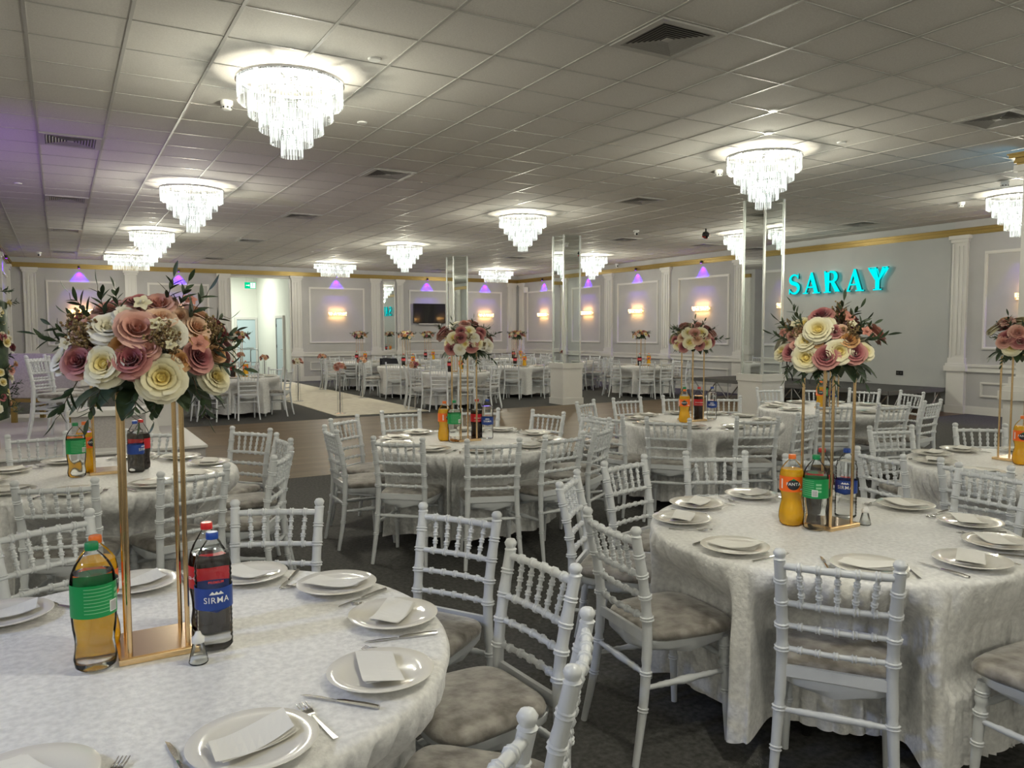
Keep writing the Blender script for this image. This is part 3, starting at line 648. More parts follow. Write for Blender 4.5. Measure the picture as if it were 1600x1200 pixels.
def chair_parts(full=True):
    t = thing('chiavari_chair', '', 'chair')
    seg, ns = (10, 46) if full else (6, 12)
    frame_mb = MB()
    def out(name, mb, mt=M['chair']):
        if full: return mb.build(name, mt, t, True, 50)
        frame_mb.add(mb.v, mb.f)
    for s in (-1, 1):
        pts = lerp_path(post_ctrl(s), ns); rr = [(.0125+.006*min(1, p.z/.3)) + (sum(.0045*math.exp(-((p.z-q)/.006)**2) for q in (.20, .34, .38, .525, .535, .605, .615, .695, .705, .765)) if full else 0) - (.004*math.exp(-((p.z-.36)/.012)**2)) for p in pts]
        mb = MB(); mb.tube(pts, rr, seg); p = pts[-1]
        if full: collars(mb, pts, rr, [q/.835 for q in (.20, .33, .528, .608, .688, .765)], seg)
        mb.lathe([(.012, 0), (.021, .004), (.015, .010), (.019, .018), (.021, .027), (.014, .038), (.003, .041)], seg, 0, (p.x, p.y, p.z-.003)); out('rear_post', mb)
    tr_ = [px_at(.815)]; zs = [(.815, 'top_rail', .0125), (.688, 'back_rail', .0105), (.61, 'back_rail', .0095), (.53, 'back_rail', .0095)]
    for z, nm, r in zs:
        p = px_at(z); pts, rr = turned((p.x, -p.y, z), (p.x, p.y, z), r, (.18, .34, .5, .66, .82) if nm == 'back_rail' else (.17, .335, .5, .665, .83), 40 if full else 4, .0045 if full else 0, 8 if full else 5, w=.014)
        pts = [q+Vector((-.014*math.sin(PI*i/(len(pts)-1)), 0, 0)) for i, q in enumerate(pts)]
        mb = MB(); mb.tube(pts, rr, 8 if full else 5)
        if full: collars(mb, pts, rr, (.17, .335, .5, .665, .83), 8, .0028, .0036)
        out(nm, mb)
    for k in range(5):
        f = -1+.5*k; a = px_at(.815); b = px_at(.688)
        pts, rr = turned((a.x-.012, f*a.y*.66, .81), (b.x-.012, f*b.y*.62, .693), .0068, (.25, .5, .75), 22 if full else 2, .003 if full else 0, w=.05)
        mb = MB(); mb.tube(pts, rr, 7 if full else 4)
        if full: collars(mb, pts, rr, (.24, .50, .76), 7, .003, .0034)
        out('spindle', mb)
    mb = MB(); mb.box(-.197, -.182, -.163, .163, .437, .474); out('back_band', mb)
    # seat frame
    def outline(sx, n=28, wf=.19, wb=.165, xf=.185, xb=-.185):
        P = []
        for k in range(n):
            a = 2*PI*k/n; c, s = math.cos(a), math.sin(a); e = .42; x = math.copysign(abs(c)**e, c); y = math.copysign(abs(s)**e, s)
            X = (xf+xb)/2+x*(xf-xb)/2; w = wb+(wf-wb)*(X-xb)/(xf-xb); P.append((X*1.0, y*w*sx))
        return P
    n = 28 if full else 12
    P = outline(1, n); mb = MB(); lo = [(x, y, .405) for x, y in P]; hi = [(x*1.02, y*1.02, .432) for x, y in P]; ap = [(x*.93, y*.93, .375+.02*abs(math.sin(2*math.atan2(y, x)))) for x, y in P]
    mb.add(ap+lo+hi, [(i, (i+1) % n, n+(i+1) % n, n+i) for i in range(n)]+[(n+i, n+(i+1) % n, 2*n+(i+1) % n, 2*n+i) for i in range(n)]+[tuple(range(2*n, 3*n)), tuple(range(n-1, -1, -1))]); out('seat_frame', mb)
    cush = MB(); P = outline(1, n, .207, .178, .212, -.172)
    rings = [(.94, .433), (1.0, .440), (1.01, .452), (.985, .465), (.93, .474), (.7, .480), (.35, .483)]
    vs = [((x-.01)*k+.01, y*k, z+(.004*math.sin(9*x+7*y) if k < .95 else 0)) for k, z in rings for x, y in P]
    cush.add(vs, [(r*n+i, r*n+(i+1) % n, (r+1)*n+(i+1) % n, (r+1)*n+i) for r in range(len(rings)-1) for i in range(n)]+[tuple((len(rings)-1)*n+i for i in range(n)), tuple(range(n-1, -1, -1))])
    for s in (-1, 1):
        pts = lerp_path([(.158, s*.162, .41), (.165, s*.166, .25), (.178, s*.172, 0)], 36 if full else 3)
        rr = [.0125+.0055*min(1, p.z/.25)+(sum(.004*math.exp(-((p.z-q)/.005)**2) for q in (.20, .30, .31, .375, .385))+.004*math.exp(-((p.z-.345)/.014)**2)-.003*math.exp(-((p.z-.325)/.008)**2) if full else 0) for p in pts]
        mb = MB(); mb.tube(pts, rr, seg)
        if full: collars(mb, pts, rr, (.10, .27, .52), seg, .003, .004)
        out('front_leg', mb)
        pr = px_at(.27); pts, rr = turned((pr.x, s*pr.y, .275), (.164, s*.166, .275), .0095, (.2, .27, .45, .55, .73, .8), 26 if full else 2, .003 if full else 0, vase=.005 if full else 0)
        mb = MB(); mb.tube(pts, rr, 8 if full else 5); out('stretcher', mb)
    pr = px_at(.32)
    for a, b in (((pr.x, -pr.y, .325), (pr.x, pr.y, .325)), ((.163, -.165, .325), (.163, .165, .325))):
        pts, rr = turned(a, b, .0095, (.2, .27, .73, .8), 26 if full else 2, .003 if full else 0, vase=.005 if full else 0)
        mb = MB(); mb.tube(pts, rr, 8 if full else 5); out('stretcher', mb)
    if not full: frame_mb.build('frame', M['chair'], t, True, 50)
    cush.build('seat_cushion', M['seat'], t, True)
    return reg(t)
CFULL, CFAR = chair_parts(True), chair_parts(False)

# ================================================================== TABLE LAYOUT
TZ, TR = .725, .735
TAB = {  # centre, description
 'T1': ((.20, 2.165), 'front left table'), 'T2': ((2.80, 2.15), 'front right table'), 'T3': ((2.71, 5.31), 'centre table'), 'T4': ((5.15, 5.38), 'centre right table'),
 'T5': ((7.2, 5.55), 'table before the stage'), 'T6': ((5.19, 2.5), 'right edge table'), 'T7': ((.20, 5.15), 'second left table'),
 'L': ((2.9, 15.3), 'far table left of aisle'), 'L2': ((2.9, 18.6), 'table nearest the lobby opening'), 'C': ((7.15, 14.75), 'far table nearest the aisle'), 'B': ((7.4, 17.9), 'second table along the aisle'), 'A': ((7.3, 21.1), 'last table along the aisle'),
 'D': ((9.7, 16.4), 'far table left of column'), 'D3': ((9.75, 21.9), 'table below the television'), 'F': ((12.35, 14.9), 'far table right of column'), 'E': ((12.35, 18.0), 'table behind far column'), 'D2': ((12.5, 21.3), 'table in the far corner')}
NEAR = ('T1', 'T2', 'T3', 'T4', 'T5', 'T6', 'T7')
CH_PX = [('T1', 664, 790, 773, 803), ('T1', 797, 848, 900, 885), ('T1', 895, 1049, 917, 955), ('T1', 370, 785, 496, 783), ('T1', 0, 827, 130, 800),
('T2', 1220, 862, 1405, 882), ('T2', 918, 797, 994, 828), ('T2', 876, 756, 900, 737), ('T2', 944, 724, 1007, 712), ('T2', 1074, 707, 1162, 707), ('T2', 1235, 712, 1318, 712), ('T6', 1347, 701, 1403, 711), ('T2', 1497, 725, 1608, 742),
('T3', 509, 667, 524, 672), ('T3', 521, 655, 554, 650), ('T3', 600, 643, 652, 641), ('T3', 722, 639, 776, 639), ('T3', 833, 641, 880, 645), ('T3', 587, 684, 657, 685), ('T3', 734, 687, 810, 685), ('T3', 851, 681, 909, 675), ('T3', 926, 670, 955, 663), ('T3', 914, 649, 950, 654),
('T4', 901, 629, 928, 625), ('T4', 929, 646, 965, 649), ('T4', 958, 623, 1001, 621), ('T4', 1040, 619, 1082, 619), ('T4', 1142, 611, 1160, 609), ('T4', 1013, 653, 1075, 655), ('T4', 1154, 652, 1214, 652), ('T4', 1251, 645, 1274, 643),
('T5', 1181, 606, 1218, 605), ('T5', 1256, 602, 1297, 603), ('T5', 1342, 604, 1387, 606), ('T5', 1438, 609, 1469, 612), ('T5', 1440, 627, 1475, 625), ('T5', 1362, 629, 1397, 628), ('T6', 1362, 667, 1422, 666), ('T5', 1294, 626, 1310, 624),
('T6', 1491, 663, 1572, 664), ('T7', 25, 754, 147, 749), ('T7', 251, 740, 354, 727), ('T7', 15, 681, 99, 676), ('T7', 200, 672, 272, 671), ('T7', 364, 668, 421, 671), ('T7', 433, 678, 453, 687), ('T7', 429, 714, 454, 700),
('L', 367, 580, 395, 580), ('L', 419, 578, 440, 578), ('L', 438, 573, 454, 573), ('L', 305, 583, 334, 583), ('C', 661, 575, 681, 575), ('C', 716, 574, 738, 574), ('C', 755, 571, 775, 571), ('C', 776, 568, 797, 567), ('C', 642, 577, 656, 574),
('F', 968, 564, 989, 564), ('F', 1011, 564, 1032, 564), ('F', 1055, 562, 1075, 561), ('F', 943, 566, 956, 560), ('D', 828, 565, 847, 564), ('D', 788, 566, 799, 563), ('B', 600, 567, 620, 567), ('B', 581, 561, 591, 560), ('B', 568, 566, 577, 561), ('A', 533, 560, 552, 560), ('A', 510, 563, 519, 559), ('E', 911, 561, 926, 561), ('E', 938, 560, 950, 560)]
CHAIRS = {k: [] for k in TAB}   # (x, y, angle)
for t, a, b, c, d in CH_PX:
    A = hitz(a, b, .86); B = hitz(c, d, .86); mid = (A+B)/2; tc = Vector((*TAB[t][0], 0)); to = tc-mid; to.z = 0; v = B-A; v.z = 0
    toC = math.atan2(to.y, to.x); n = Vector((-v.y, v.x, 0)).normalized()
    if n.dot(to) < 0: n = -n
    per = math.atan2(n.y, n.x); df = (per-toC+PI) % (2*PI)-PI
    ang = toC+(max(-.35, min(.35, df))*.8 if t in NEAR else 0)
    dist = to.length; lo, hi = (.93, 1.30) if t in NEAR else (.98, 1.12); dn = max(lo, min(hi, dist)); mid = tc-to.normalized()*dn; mid.z = 0
    p = mid+Vector((math.cos(ang), math.sin(ang), 0))*.245; CHAIRS[t].append((p.x, p.y, ang))
CHAIRS['T2'].append((2.75, 1.22, R_(88)))
for p, a in (((.45, 1.32), 118), ): CHAIRS['T1'].append((p[0], p[1], R_(a)))
CHAIRS['T6'].append((4.42, 2.35, R_(8)))
rnd = random.Random(5)
for t in TAB:
    if t in NEAR: continue
    c = TAB[t][0]; off = rnd.uniform(0, .6); ex = [math.atan2(y-c[1], x-c[0]) for x, y, _ in CHAIRS[t]]
    for k in range(10):
        a = off+2*PI*k/10+rnd.uniform(-.06, .06)
        if all(abs((a-e+PI) % (2*PI)-PI) > .5 for e in ex): r = rnd.uniform(.80, .92); CHAIRS[t].append((c[0]+r*math.cos(a), c[1]+r*math.sin(a), a+PI+rnd.uniform(-.08, .08)))
allc = [[t, i] for t in TAB for i in range(len(CHAIRS[t]))]
for _ in range(30):
    mv = 0
    for n1, (t1, i1) in enumerate(allc):
        for t2, i2 in allc[n1+1:]:
            a = CHAIRS[t1][i1]; b = CHAIRS[t2][i2]; d = Vector((b[0]-a[0], b[1]-a[1])); lim = .43
            if d.length < lim:
                mv = 1; d = (d if d.length > .01 else Vector((.1, .1))).normalized()*(lim+.005-d.length)*.5
                for t_, i_, sg in ((t1, i1, -1), (t2, i2, 1)):
                    q = CHAIRS[t_][i_]; x, y = q[0]+sg*d.x, q[1]+sg*d.y; c = TAB[t_][0]; nw = math.atan2(c[1]-y, c[0]-x); od_ = math.atan2(c[1]-q[1], c[0]-q[0]); CHAIRS[t_][i_] = (x, y, q[2]+(nw-od_+PI) % (2*PI)-PI)
    if not mv: break
ORD = ['first', 'second', 'third', 'fourth', 'fifth', 'sixth', 'seventh', 'eighth', 'ninth', 'tenth', 'eleventh', 'twelfth']
def ordered(items, key, n=None):
    it = sorted(range(len(items)), key=lambda i: key(items[i])); r = [0]*len(items)
    for q, i in enumerate(it): r[i] = q
    N = len(items)
    return ['leftmost' if q == 0 else 'rightmost' if q == N-1 else (ORD[q]+' from left') for q in r]
first = {}
def place(proto, loc, rz, label, group=None, tilt=None):
    o = proto if proto.name not in first else dup(proto); first[proto.name] = 1
    o.location = loc; o.rotation_euler = (0, 0, rz) if tilt is None else tilt; o['label'] = label
    if group: o['group'] = group
    return o
for t in TAB:
    L = CHAIRS[t]; od = ordered(L, lambda c: proj((c[0], c[1], .8))[0])
    for c, w in zip(L, od): place(CFULL if t in NEAR else CFAR, (c[0], c[1], 0), c[2], 'white chiavari chair with grey pad, %s around the %s' % (w, TAB[t][1]), 'chairs around the '+TAB[t][1])

# ------------------------------------------------------------------ tables and cloths
def cloth_mesh(c, chairs, seed, near):
    rnd = random.Random(seed); nt, nr = (648, 22) if near else (110, 10)
    ph = [rnd.uniform(0, 2*PI) for _ in range(6)]; fr = [7, 11, 17, 23, 31, 13]
    def fold(a): 
        w = a+.10*math.sin(3*a+ph[0])+.05*math.sin(5*a+ph[1])
        s = (1.7*abs(math.sin(27*w+ph[2]))**.75-.9)*(.66+.34*math.sin(5*a+ph[3]))+.5*math.sin(fr[1]*w+ph[4]); return s
    zt = TZ+.004; hem = .085; mb = MB(); rows = []
    for r in (0.02, .25, .45, .6, .68): rows.append([(c[0]+r*math.cos(2*PI*k/nt), c[1]+r*math.sin(2*PI*k/nt), zt) for k in range(nt)])
    for dr, dz in ((.72, 0), (.735, -.003), (.743, -.010), (.747, -.022)): rows.append([(c[0]+dr*math.cos(2*PI*k/nt), c[1]+dr*math.sin(2*PI*k/nt), zt+dz) for k in range(nt)])
    for j in range(1, nr+1):
        t = j/nr; z = zt-.022-(zt-.022-hem)*t; row = []
        for k in range(nt):
            a = 2*PI*k/nt; g = min(1, .30+t*1.6)
            r = .747+.022*t+g*.042*(fold(a)-.45)+.006*t*math.sin(9*a+ph[5]+4*t)
            p = Vector((c[0]+r*math.cos(a), c[1]+r*math.sin(a), z+(.008*math.sin(13*a+ph[1]) if j == nr else 0)))
            for (x, y, an) in chairs:
                f = Vector((math.cos(an), math.sin(an))); d = Vector((p.x-x, p.y-y)); s = d.dot(f); u = d.x*(-f.y)+d.y*f.x; front = .232 if z > .36 else .205
                if s < front and s > -.34 and abs(u) < .30:
                    wu = 1 if abs(u) < .225 else max(0, 1-(abs(u)-.225)/.075); wu = wu*wu*(3-2*wu)
                    wz = 1 if z < .49 else max(0, 1-(z-.49)/.19); wz = wz*wz*(3-2*wz)
                    k_ = (front-s+.004+.010*g*(1-fold(a)))*wu*wz; p.x += f.x*k_; p.y += f.y*k_
            row.append(tuple(p))
        rows.append(row)
    vs = [v for r in rows for v in r]; m = len(rows)
    fs = [(i*nt+k, (i+1)*nt+k, (i+1)*nt+(k+1) % nt, i*nt+(k+1) % nt) for i in range(m-1) for k in range(nt)]+[tuple(range(nt))]
    return mb.add(vs, fs).mesh('tablecloth', M['cloth'], True)
TB0 = thing('round_table', '', 'table')
MB().lathe([(.0, .70), (.725, .70), (.73, .708), (.73, .72), (.725, .724), (.0, .724)], 48).build('tabletop', M['white_plastic'], TB0, True, 30)
for sx in (-1, 1):
    mb = MB()
    for sy in (-1, 1): mb.tube([(sx*.22, sy*.20, .70), (sx*.28, sy*.22, .30), (sx*.32, sy*.24, .0)], .016, 8)
    mb.tube([(sx*.28, -.22, .25), (sx*.28, .22, .25)], .012, 6); mb.build('folding_leg', M['black'], TB0, True)
reg(TB0)
for q, t in enumerate(TAB):
    c = TAB[t][0]; place(TB0, (c[0], c[1], 0), rnd.uniform(0, 3), 'round folding table with black legs under the cloth, '+TAB[t][1], 'round folding tables')
    o = ob('tablecloth', cloth_mesh(c, CHAIRS[t], q, t in NEAR)); tag(o, 'white crushed velvet tablecloth hanging over the '+TAB[t][1], 'tablecloth', 'white round tablecloths')

# ------------------------------------------------------------------ plates, napkins, cutlery
ZT = TZ+.005
PLATE = MB().lathe([(.0, .006), (.055, .006), (.060, .001), (.066, .001), (.075, .006), (.090, .012), (.126, .021), (.128, .023), (.126, .0245), (.092, .0165), (.078, .0115), (.0, .010)], 48, cap=False).mesh('dinner_plate', M['porcelain'], True, 60)
PLATEF = MB().lathe([(.0, .002), (.07, .002), (.126, .021), (.126, .024), (.078, .0115), (.0, .010)], 24, cap=False).mesh('dinner_plate', M['porcelain'], True)
def napkin_mesh(seed):
    r = random.Random(seed); mb = MB()
    def f(off, sk, zoff):
        return lambda u, v: ((u-.5)*.172+sk*(v-.5), (v-.5)*.088+off, zoff+.0075*(2*u-1)**2+.003*math.sin(5*u+v*2+sk*60))
    for k in range(3): mb.grid(f(.0025*k, .01+.012*k, .0165+.0024*k), 10, 2)
    me = mb.mesh('napkin', M['napkin'], False); return me
NAPK = [napkin_mesh(i) for i in range(3)]
def fork_mesh():
    mb = MB(); y0, y1 = -.10, .01
    mb.grid(lambda u, v: (((u-.5)*2)*(.0055-.003*v if v < .95 else .003), y0+(y1-y0)*v, .003+.004*v*v), 2, 10)
    mb.grid(lambda u, v: (((u-.5)*2)*(.0025+.0095*math.sin(min(1, v*1.3)*PI/2)), y1+.035*v, .007-.004*math.sin(PI*v)), 4, 6)
    for k in range(4): x = -.0105+.007*k; mb.tube([(x, .043, .0065), (x, .06, .006), (x*1.02, .078, .009)], [.0022, .0019, .001], 5)
    for v in list(mb.v): pass
    return mb.mesh('fork', M['steel'], True)
def knife_mesh():
    mb = MB(); mb.tube([(0, -.105, .005), (0, -.07, .0055), (0, -.02, .005), (0, .0, .0045)], [.0052, .0062, .0055, .0035], 8)
    mb.add([(-.002, 0, .003), (.006, .004, .003), (.0095, .05, .003), (.006, .085, .003), (-.002, .095, .003), (-.003, .05, .003)]+[(-.002, 0, .0048), (.006, .004, .0035), (.0095, .05, .0035), (.006, .085, .0035), (-.002, .095, .0045), (-.003, .05, .005)], [(5, 4, 3, 2, 1, 0), (6, 7, 8, 9, 10, 11)]+[(i, (i+1) % 6, 6+(i+1) % 6, 6+i) for i in range(6)])
    return mb.mesh('table_knife', M['steel'], True, 40)
FORK, KNIFE = fork_mesh(), knife_mesh()
RING = {'T1': [-44, -8, 26, 58, 91, 127, 162, 198, -118, -80], 'T2': [-175, 141, 110, 74, 40, 5, -28, -60, -92, -130]}
for q, t in enumerate(TAB):
    c, desc = TAB[t]; near = t in NEAR; rnd = random.Random(100+q)
    A = RING.get(t) or [(-108+36*k+rnd.uniform(-4, 4)) for k in range(10)]
    if not near: A = A[::1][:8] if t in ('L', 'C', 'B', 'D', 'F') else A[:6]
    pr_ = .612 if t in RING else .592; pos = [(c[0]+pr_*math.cos(R_(a)), c[1]+pr_*math.sin(R_(a)), a) for a in A]; od = ordered(pos, lambda p: proj((p[0], p[1], ZT))[0])
    for (x, y, a), w in zip(pos, od):
        o = ob('dinner_plate', PLATE if near else PLATEF, None, (x, y, ZT), rnd.uniform(0, 6)); tag(o, 'white dinner plate, %s on the %s' % (w, desc), 'plate', 'plates on the '+desc)
        if not near: continue
        o = ob('paper_napkin', NAPK[rnd.randrange(3)], None, (x, y, ZT+.002), R_(a+90+rnd.uniform(-35, 35))); tag(o, 'folded white napkin on the plate %s on the %s' % (w, desc), 'napkin', 'napkins on the '+desc)
        if t in ('T1', 'T2', 'T3', 'T6', 'T7', 'T4'):
            for nm, me, da in (('fork', FORK, 13.6), ('table_knife', KNIFE, -13.6)):
                aa = a+da+rnd.uniform(-.5, .8)*(1 if da > 0 else -1); rr = .60+rnd.uniform(-.02, .02); X, Y = c[0]+rr*math.cos(R_(aa)), c[1]+rr*math.sin(R_(aa))
                o = ob(nm, me, None, (X, Y, ZT), R_(a+90+rnd.uniform(-6, 6))); tag(o, 'steel %s beside the plate %s on the %s' % (nm.replace('_', ' '), w, desc), nm.replace('_', ' '), nm.replace('_', ' ').split()[-1]+'s on the '+desc)

# ------------------------------------------------------------------ bottles
def text_mesh(s, size, mt, font_bold=.0, shear=0):
    cu = bpy.data.curves.new('text', 'FONT'); cu.body = s; cu.size = size; cu.align_x = 'CENTER'; cu.align_y = 'CENTER'; cu.offset = font_bold; cu.shear = shear; cu.space_character = 1.1; cu.resolution_u = 3
    o = bpy.data.objects.new('text', cu); COL.objects.link(o); dg = bpy.context.evaluated_depsgraph_get(); me = bpy.data.meshes.new_from_object(o.evaluated_get(dg)); bpy.data.objects.remove(o)
    bm = bmesh.new(); bm.from_mesh(me); bmesh.ops.triangulate(bm, faces=bm.faces[:], quad_method='BEAUTY', ngon_method='BEAUTY'); bm.to_mesh(me); bm.free()
    v = [tuple(x.co) for x in me.vertices]; f = [tuple(p.vertices) for p in me.polygons]; bpy.data.meshes.remove(me); return v, f
def wrapped(mb, v, f, R, z0, a0=0, mi=0):
    mb.add([((R)*math.sin(a0+x/R), -(R)*math.cos(a0+x/R), z0+y) for x, y, _ in v], f, mi)
def quad(mb, x0, x1, z0, z1, R, n=6, mi=0):
    mb.grid(lambda u, w: (R*math.sin((x0+(x1-x0)*u)/R), -R*math.cos((x0+(x1-x0)*u)/R), z0+(z1-z0)*w), n, 1, mi)
PR = {
 'fanta': [(.020, 0), (.040, .002), (.048, .012), (.052, .035), (.051, .060), (.046, .085), (.041, .105), (.042, .125), (.047, .143), (.050, .150), (.050, .222), (.047, .236), (.040, .252), (.028, .268), (.017, .279), (.0135, .284), (.0135, .292)],
 'sprite': [(.018, 0), (.036, .002), (.046, .010), (.049, .030), (.045, .055), (.0445, .075), (.049, .105), (.051, .130), (.051, .140), (.051, .224), (.048, .242), (.040, .262), (.028, .279), (.017, .291), (.0135, .296), (.0135, .304)],
 'coke': [(.018, 0), (.036, .002), (.045, .012), (.047, .035), (.043, .065), (.044, .09), (.048, .118), (.0495, .13), (.0495, .198), (.046, .220), (.037, .245), (.025, .265), (.016, .280), (.0135, .285), (.0135, .293)]}
wp = [(.020, 0), (.040, .002)]
for k in range(8): wp += [(.046, .010+.0125*k), (.0445, .0165+.0125*k)]
wp += [(.0465, .118), (.0465, .168)]
for k in range(4): wp += [(.0445, .176+.0125*k), (.0465, .182+.0125*k)]
wp += [(.043, .236), (.030, .265), (.018, .283), (.0135, .289), (.0135, .297)]
PR['water'] = wp
def bottle(kind, name, fill, liq, capm, labm, lz, deco):
    t = thing(name, '', 'bottle'); P = PR[kind]; top = P[-1][1]
    MB().lathe(P, 28, cap=False).build('plastic_shell', M['pet'], t, True)
    Q = [(max(.001, r-.0018), z+.0015) for r, z in P if z < fill]; 
    Q = [(0.0005, Q[0][1])]+Q+[(Q[-1][0], fill), (.0005, fill)]
    MB().lathe(Q, 28, cap=False).build('drink', liq, t, True, 60)
    mb = MB(); mb.lathe([(.0, 0), (.0155, 0), (.0158, .003), (.0155, .016), (.014, .0185), (.0, .0185)], 24, 0, (0, 0, top-.006)); mb.build('cap', capm, t, True, 40)
    if lz:
        R = max(r for r, z in P if lz[0]-.01 < z < lz[1]+.01)+.0009
        lab = MB().lathe([(R, lz[0]), (R, lz[1])], 36, cap=False).build('label', labm, t, True)
        if deco: deco(lab, R, lz)
    return reg(t)
def d_fanta(lab, R, lz):
    zc = (lz[0]+lz[1])/2
    mb = MB(); mb.grid(lambda u, w: ((R+.0008)*math.sin(.026*w*math.cos(2*PI*u)/R), -(R+.0008)*math.cos(.026*w*math.cos(2*PI*u)/R), zc-.002+.022*w*math.sin(2*PI*u)), 24, 4); mb.build('dark_disc', M['l_black'], lab)
    v, f = text_mesh('FANTA', .0180, None, .0002); mb = MB(); wrapped(mb, v, f, R+.0022, zc+.001); mb.build('brand_lettering', M['l_white'], lab)
    mb = MB(); quad(mb, -.055, -.048, lz[0]+.012, lz[1]-.012, R+.0005); quad(mb, .03, .05, lz[0]+.008, lz[0]+.014, R+.0005); mb.build('small_print', M['l_white'], lab)
    mb = MB(); mb.grid(lambda u, w: ((R+.001)*math.sin((-.012+.024*u)/R), -(R+.001)*math.cos((-.012+.024*u)/R), zc+.017+.008*w*(1-abs(2*u-1))), 6, 1); mb.build('leaf_mark', M['l_green'], lab)
def d_sprite(lab, R, lz):
    mb = MB()
    for k in range(3): quad(mb, .028-.0, .050, lz[0]+.026+.014*k, lz[0]+.034+.014*k, R+.0005)
    for k in range(8): quad(mb, -.048, .02, lz[0]+.012+.0085*k, lz[0]+.0135+.0085*k, R+.0005)
    mb.build('small_print', M['l_pale'], lab)
    mb = MB(); quad(mb, .012, .036, lz[0]+.008, lz[0]+.036, R+.0006); mb.build('barcode_panel', M['l_white'], lab)
    mb = MB()
    for k in range(9): quad(mb, .014, .034, lz[0]+.0105+.0026*k, lz[0]+.0117+.0026*k, R+.0008, 3)
    mb.build('barcode', M['l_black'], lab)
def d_coke(lab, R, lz):
    zc = (lz[0]+lz[1])/2; v, f = text_mesh('Coca-Cola', .0165, None, .0003, .3); mb = MB(); wrapped(mb, v, f, R+.0014, zc); wrapped(mb, v, f, R+.0014, zc, PI); mb.build('brand_lettering', M['l_white'], lab)
    mb = MB(); quad(mb, -.04, .04, lz[0]+.008, lz[0]+.0095, R+.0005); mb.build('small_print', M['l_white'], lab)
def d_water(lab, R, lz):
    zc = (lz[0]+lz[1])/2; v, f = text_mesh('SIRMA', .0225, None, .0001); mb = MB(); wrapped(mb, v, f, R+.0019, zc-.002); wrapped(mb, v, f, R+.0019, zc-.002, PI); mb.build('brand_lettering', M['l_white'], lab)
    mb = MB()
    for x0 in (-.018, -.008, .002): mb.add([((R+.0018)*math.sin((x0+dx)/R), -(R+.0018)*math.cos((x0+dx)/R), zc+.013+dz) for dx, dz in ((0, 0), (.016, 0), (.008, .009))], [(0, 1, 2)])
    mb.build('mountain_mark', M['l_white'], lab)
    mb = MB(); v, f = text_mesh('PREMIUM', .009, None, .0002); wrapped(mb, v, f, R+.0007, lz[1]+.017); mb.build('red_print', M['l_redp'], lab)
    mb = MB(); mb.add([((R+.0002)*math.sin(x/R), -(R+.0002)*math.cos(x/R), z) for x, z in ((-.03, lz[0]), (0, lz[0]-.006), (.03, lz[0]))], [(0, 1, 2)]); mb.build('label_point', M['l_blue'], lab)
B = {'fanta': bottle('fanta', 'orange_soda_bottle', .243, M['q_orange'], M['orange_cap'], M['l_orange'], (.150, .215), d_fanta),
     'sprite': bottle('sprite', 'lemon_soda_bottle', .243, M['q_lemon'], M['green_cap'], M['l_green'], (.140, .220), d_sprite),
     'coke': bottle('coke', 'cola_bottle', .222, M['q_cola'], M['red_cap'], M['l_red'], (.130, .192), d_coke),
     'water': bottle('water', 'water_bottle', .255, M['q_clear'], M['blue_cap'], M['l_blue'], (.113, .170), d_water)}
BN = {'fanta': 'orange soda bottle with orange cap', 'sprite': 'clear soda bottle with green label', 'coke': 'dark cola bottle with red label', 'water': 'clear water bottle with blue label'}
def face(x, y): return math.atan2(y, x)+R_(-90)   # turn the label front towards the camera side
def put_bottle(k, x, y, t, turn=0): place(B[k], (x, y, ZT), face(x, y)+turn, BN[k]+' on the '+TAB[t][1], 'drink bottles on the tables')
for k, x, y, t, tu in (('sprite', .05, 2.155, 'T1', .5), ('fanta', .062, 2.275, 'T1', .9), ('water', .328, 2.14, 'T1', .15), ('coke', .335, 2.275, 'T1', 2.2),
  ('fanta', 2.70, 2.265, 'T2', .15), ('sprite', 2.715, 2.155, 'T2', -.5), ('coke', 2.955, 2.315, 'T2', -.3), ('water', 3.02, 2.235, 'T2', -.1),
  ('fanta', 2.53, 5.40, 'T3', .8), ('sprite', 2.565, 5.30, 'T3', .4), ('coke', 2.82, 5.42, 'T3', .3), ('water', 2.87, 5.34, 'T3', 0),
  ('fanta', 4.93, 5.36, 'T4', 0), ('sprite', 5.02, 5.46, 'T4', 0), ('coke', 5.24, 5.50, 'T4', 0), ('water', 5.33, 5.42, 'T4', 0),
  ('fanta', 6.98, 5.50, 'T5', 0), ('sprite', 7.09, 5.56, 'T5', 0), ('coke', 7.23, 5.66, 'T5', 0), ('water', 7.33, 5.62, 'T5', 0),
  ('sprite', .06, 5.12, 'T7', .4), ('fanta', .11, 5.27, 'T7', .8), ('water', .37, 5.12, 'T7', 1.0), ('coke', .41, 5.22, 'T7', 2), ('fanta', 5.15, 2.57, 'T6', .1)): put_bottle(k, x, y, t, tu)
for t in TAB:
    if t in NEAR: continue
    c = TAB[t][0]; put_bottle('coke', c[0]-.1, c[1]+.02, t, 0)
    if t != 'L2': put_bottle('fanta', c[0]+.12, c[1]-.06, t, 0)
for x, y, t in ((.275, 2.055, 'T1'), (2.97, 2.10, 'T2')):
    s = thing('salt_shaker', 'small clear salt shaker with white top on the '+TAB[t][1], 'salt shaker', (x, y, ZT), 0, 'salt shakers')
    MB().lathe([(.001, 0), (.022, 0), (.024, .004), (.021, .018), (.014, .048), (.012, .052)], 20, cap=False).build('glass', M['glassy'], s, True)
    MB().lathe([(.001, .003), (.021, .003), (.019, .014), (.001, .014)], 16, cap=False).build('salt', M['napkin'], s, True)
    MB().lathe([(.012, .052), (.015, .053), (.0155, .066), (.010, .070), (.006, .080), (.001, .081)], 16, cap=False).build('cap', M['white_plastic'], s, True)

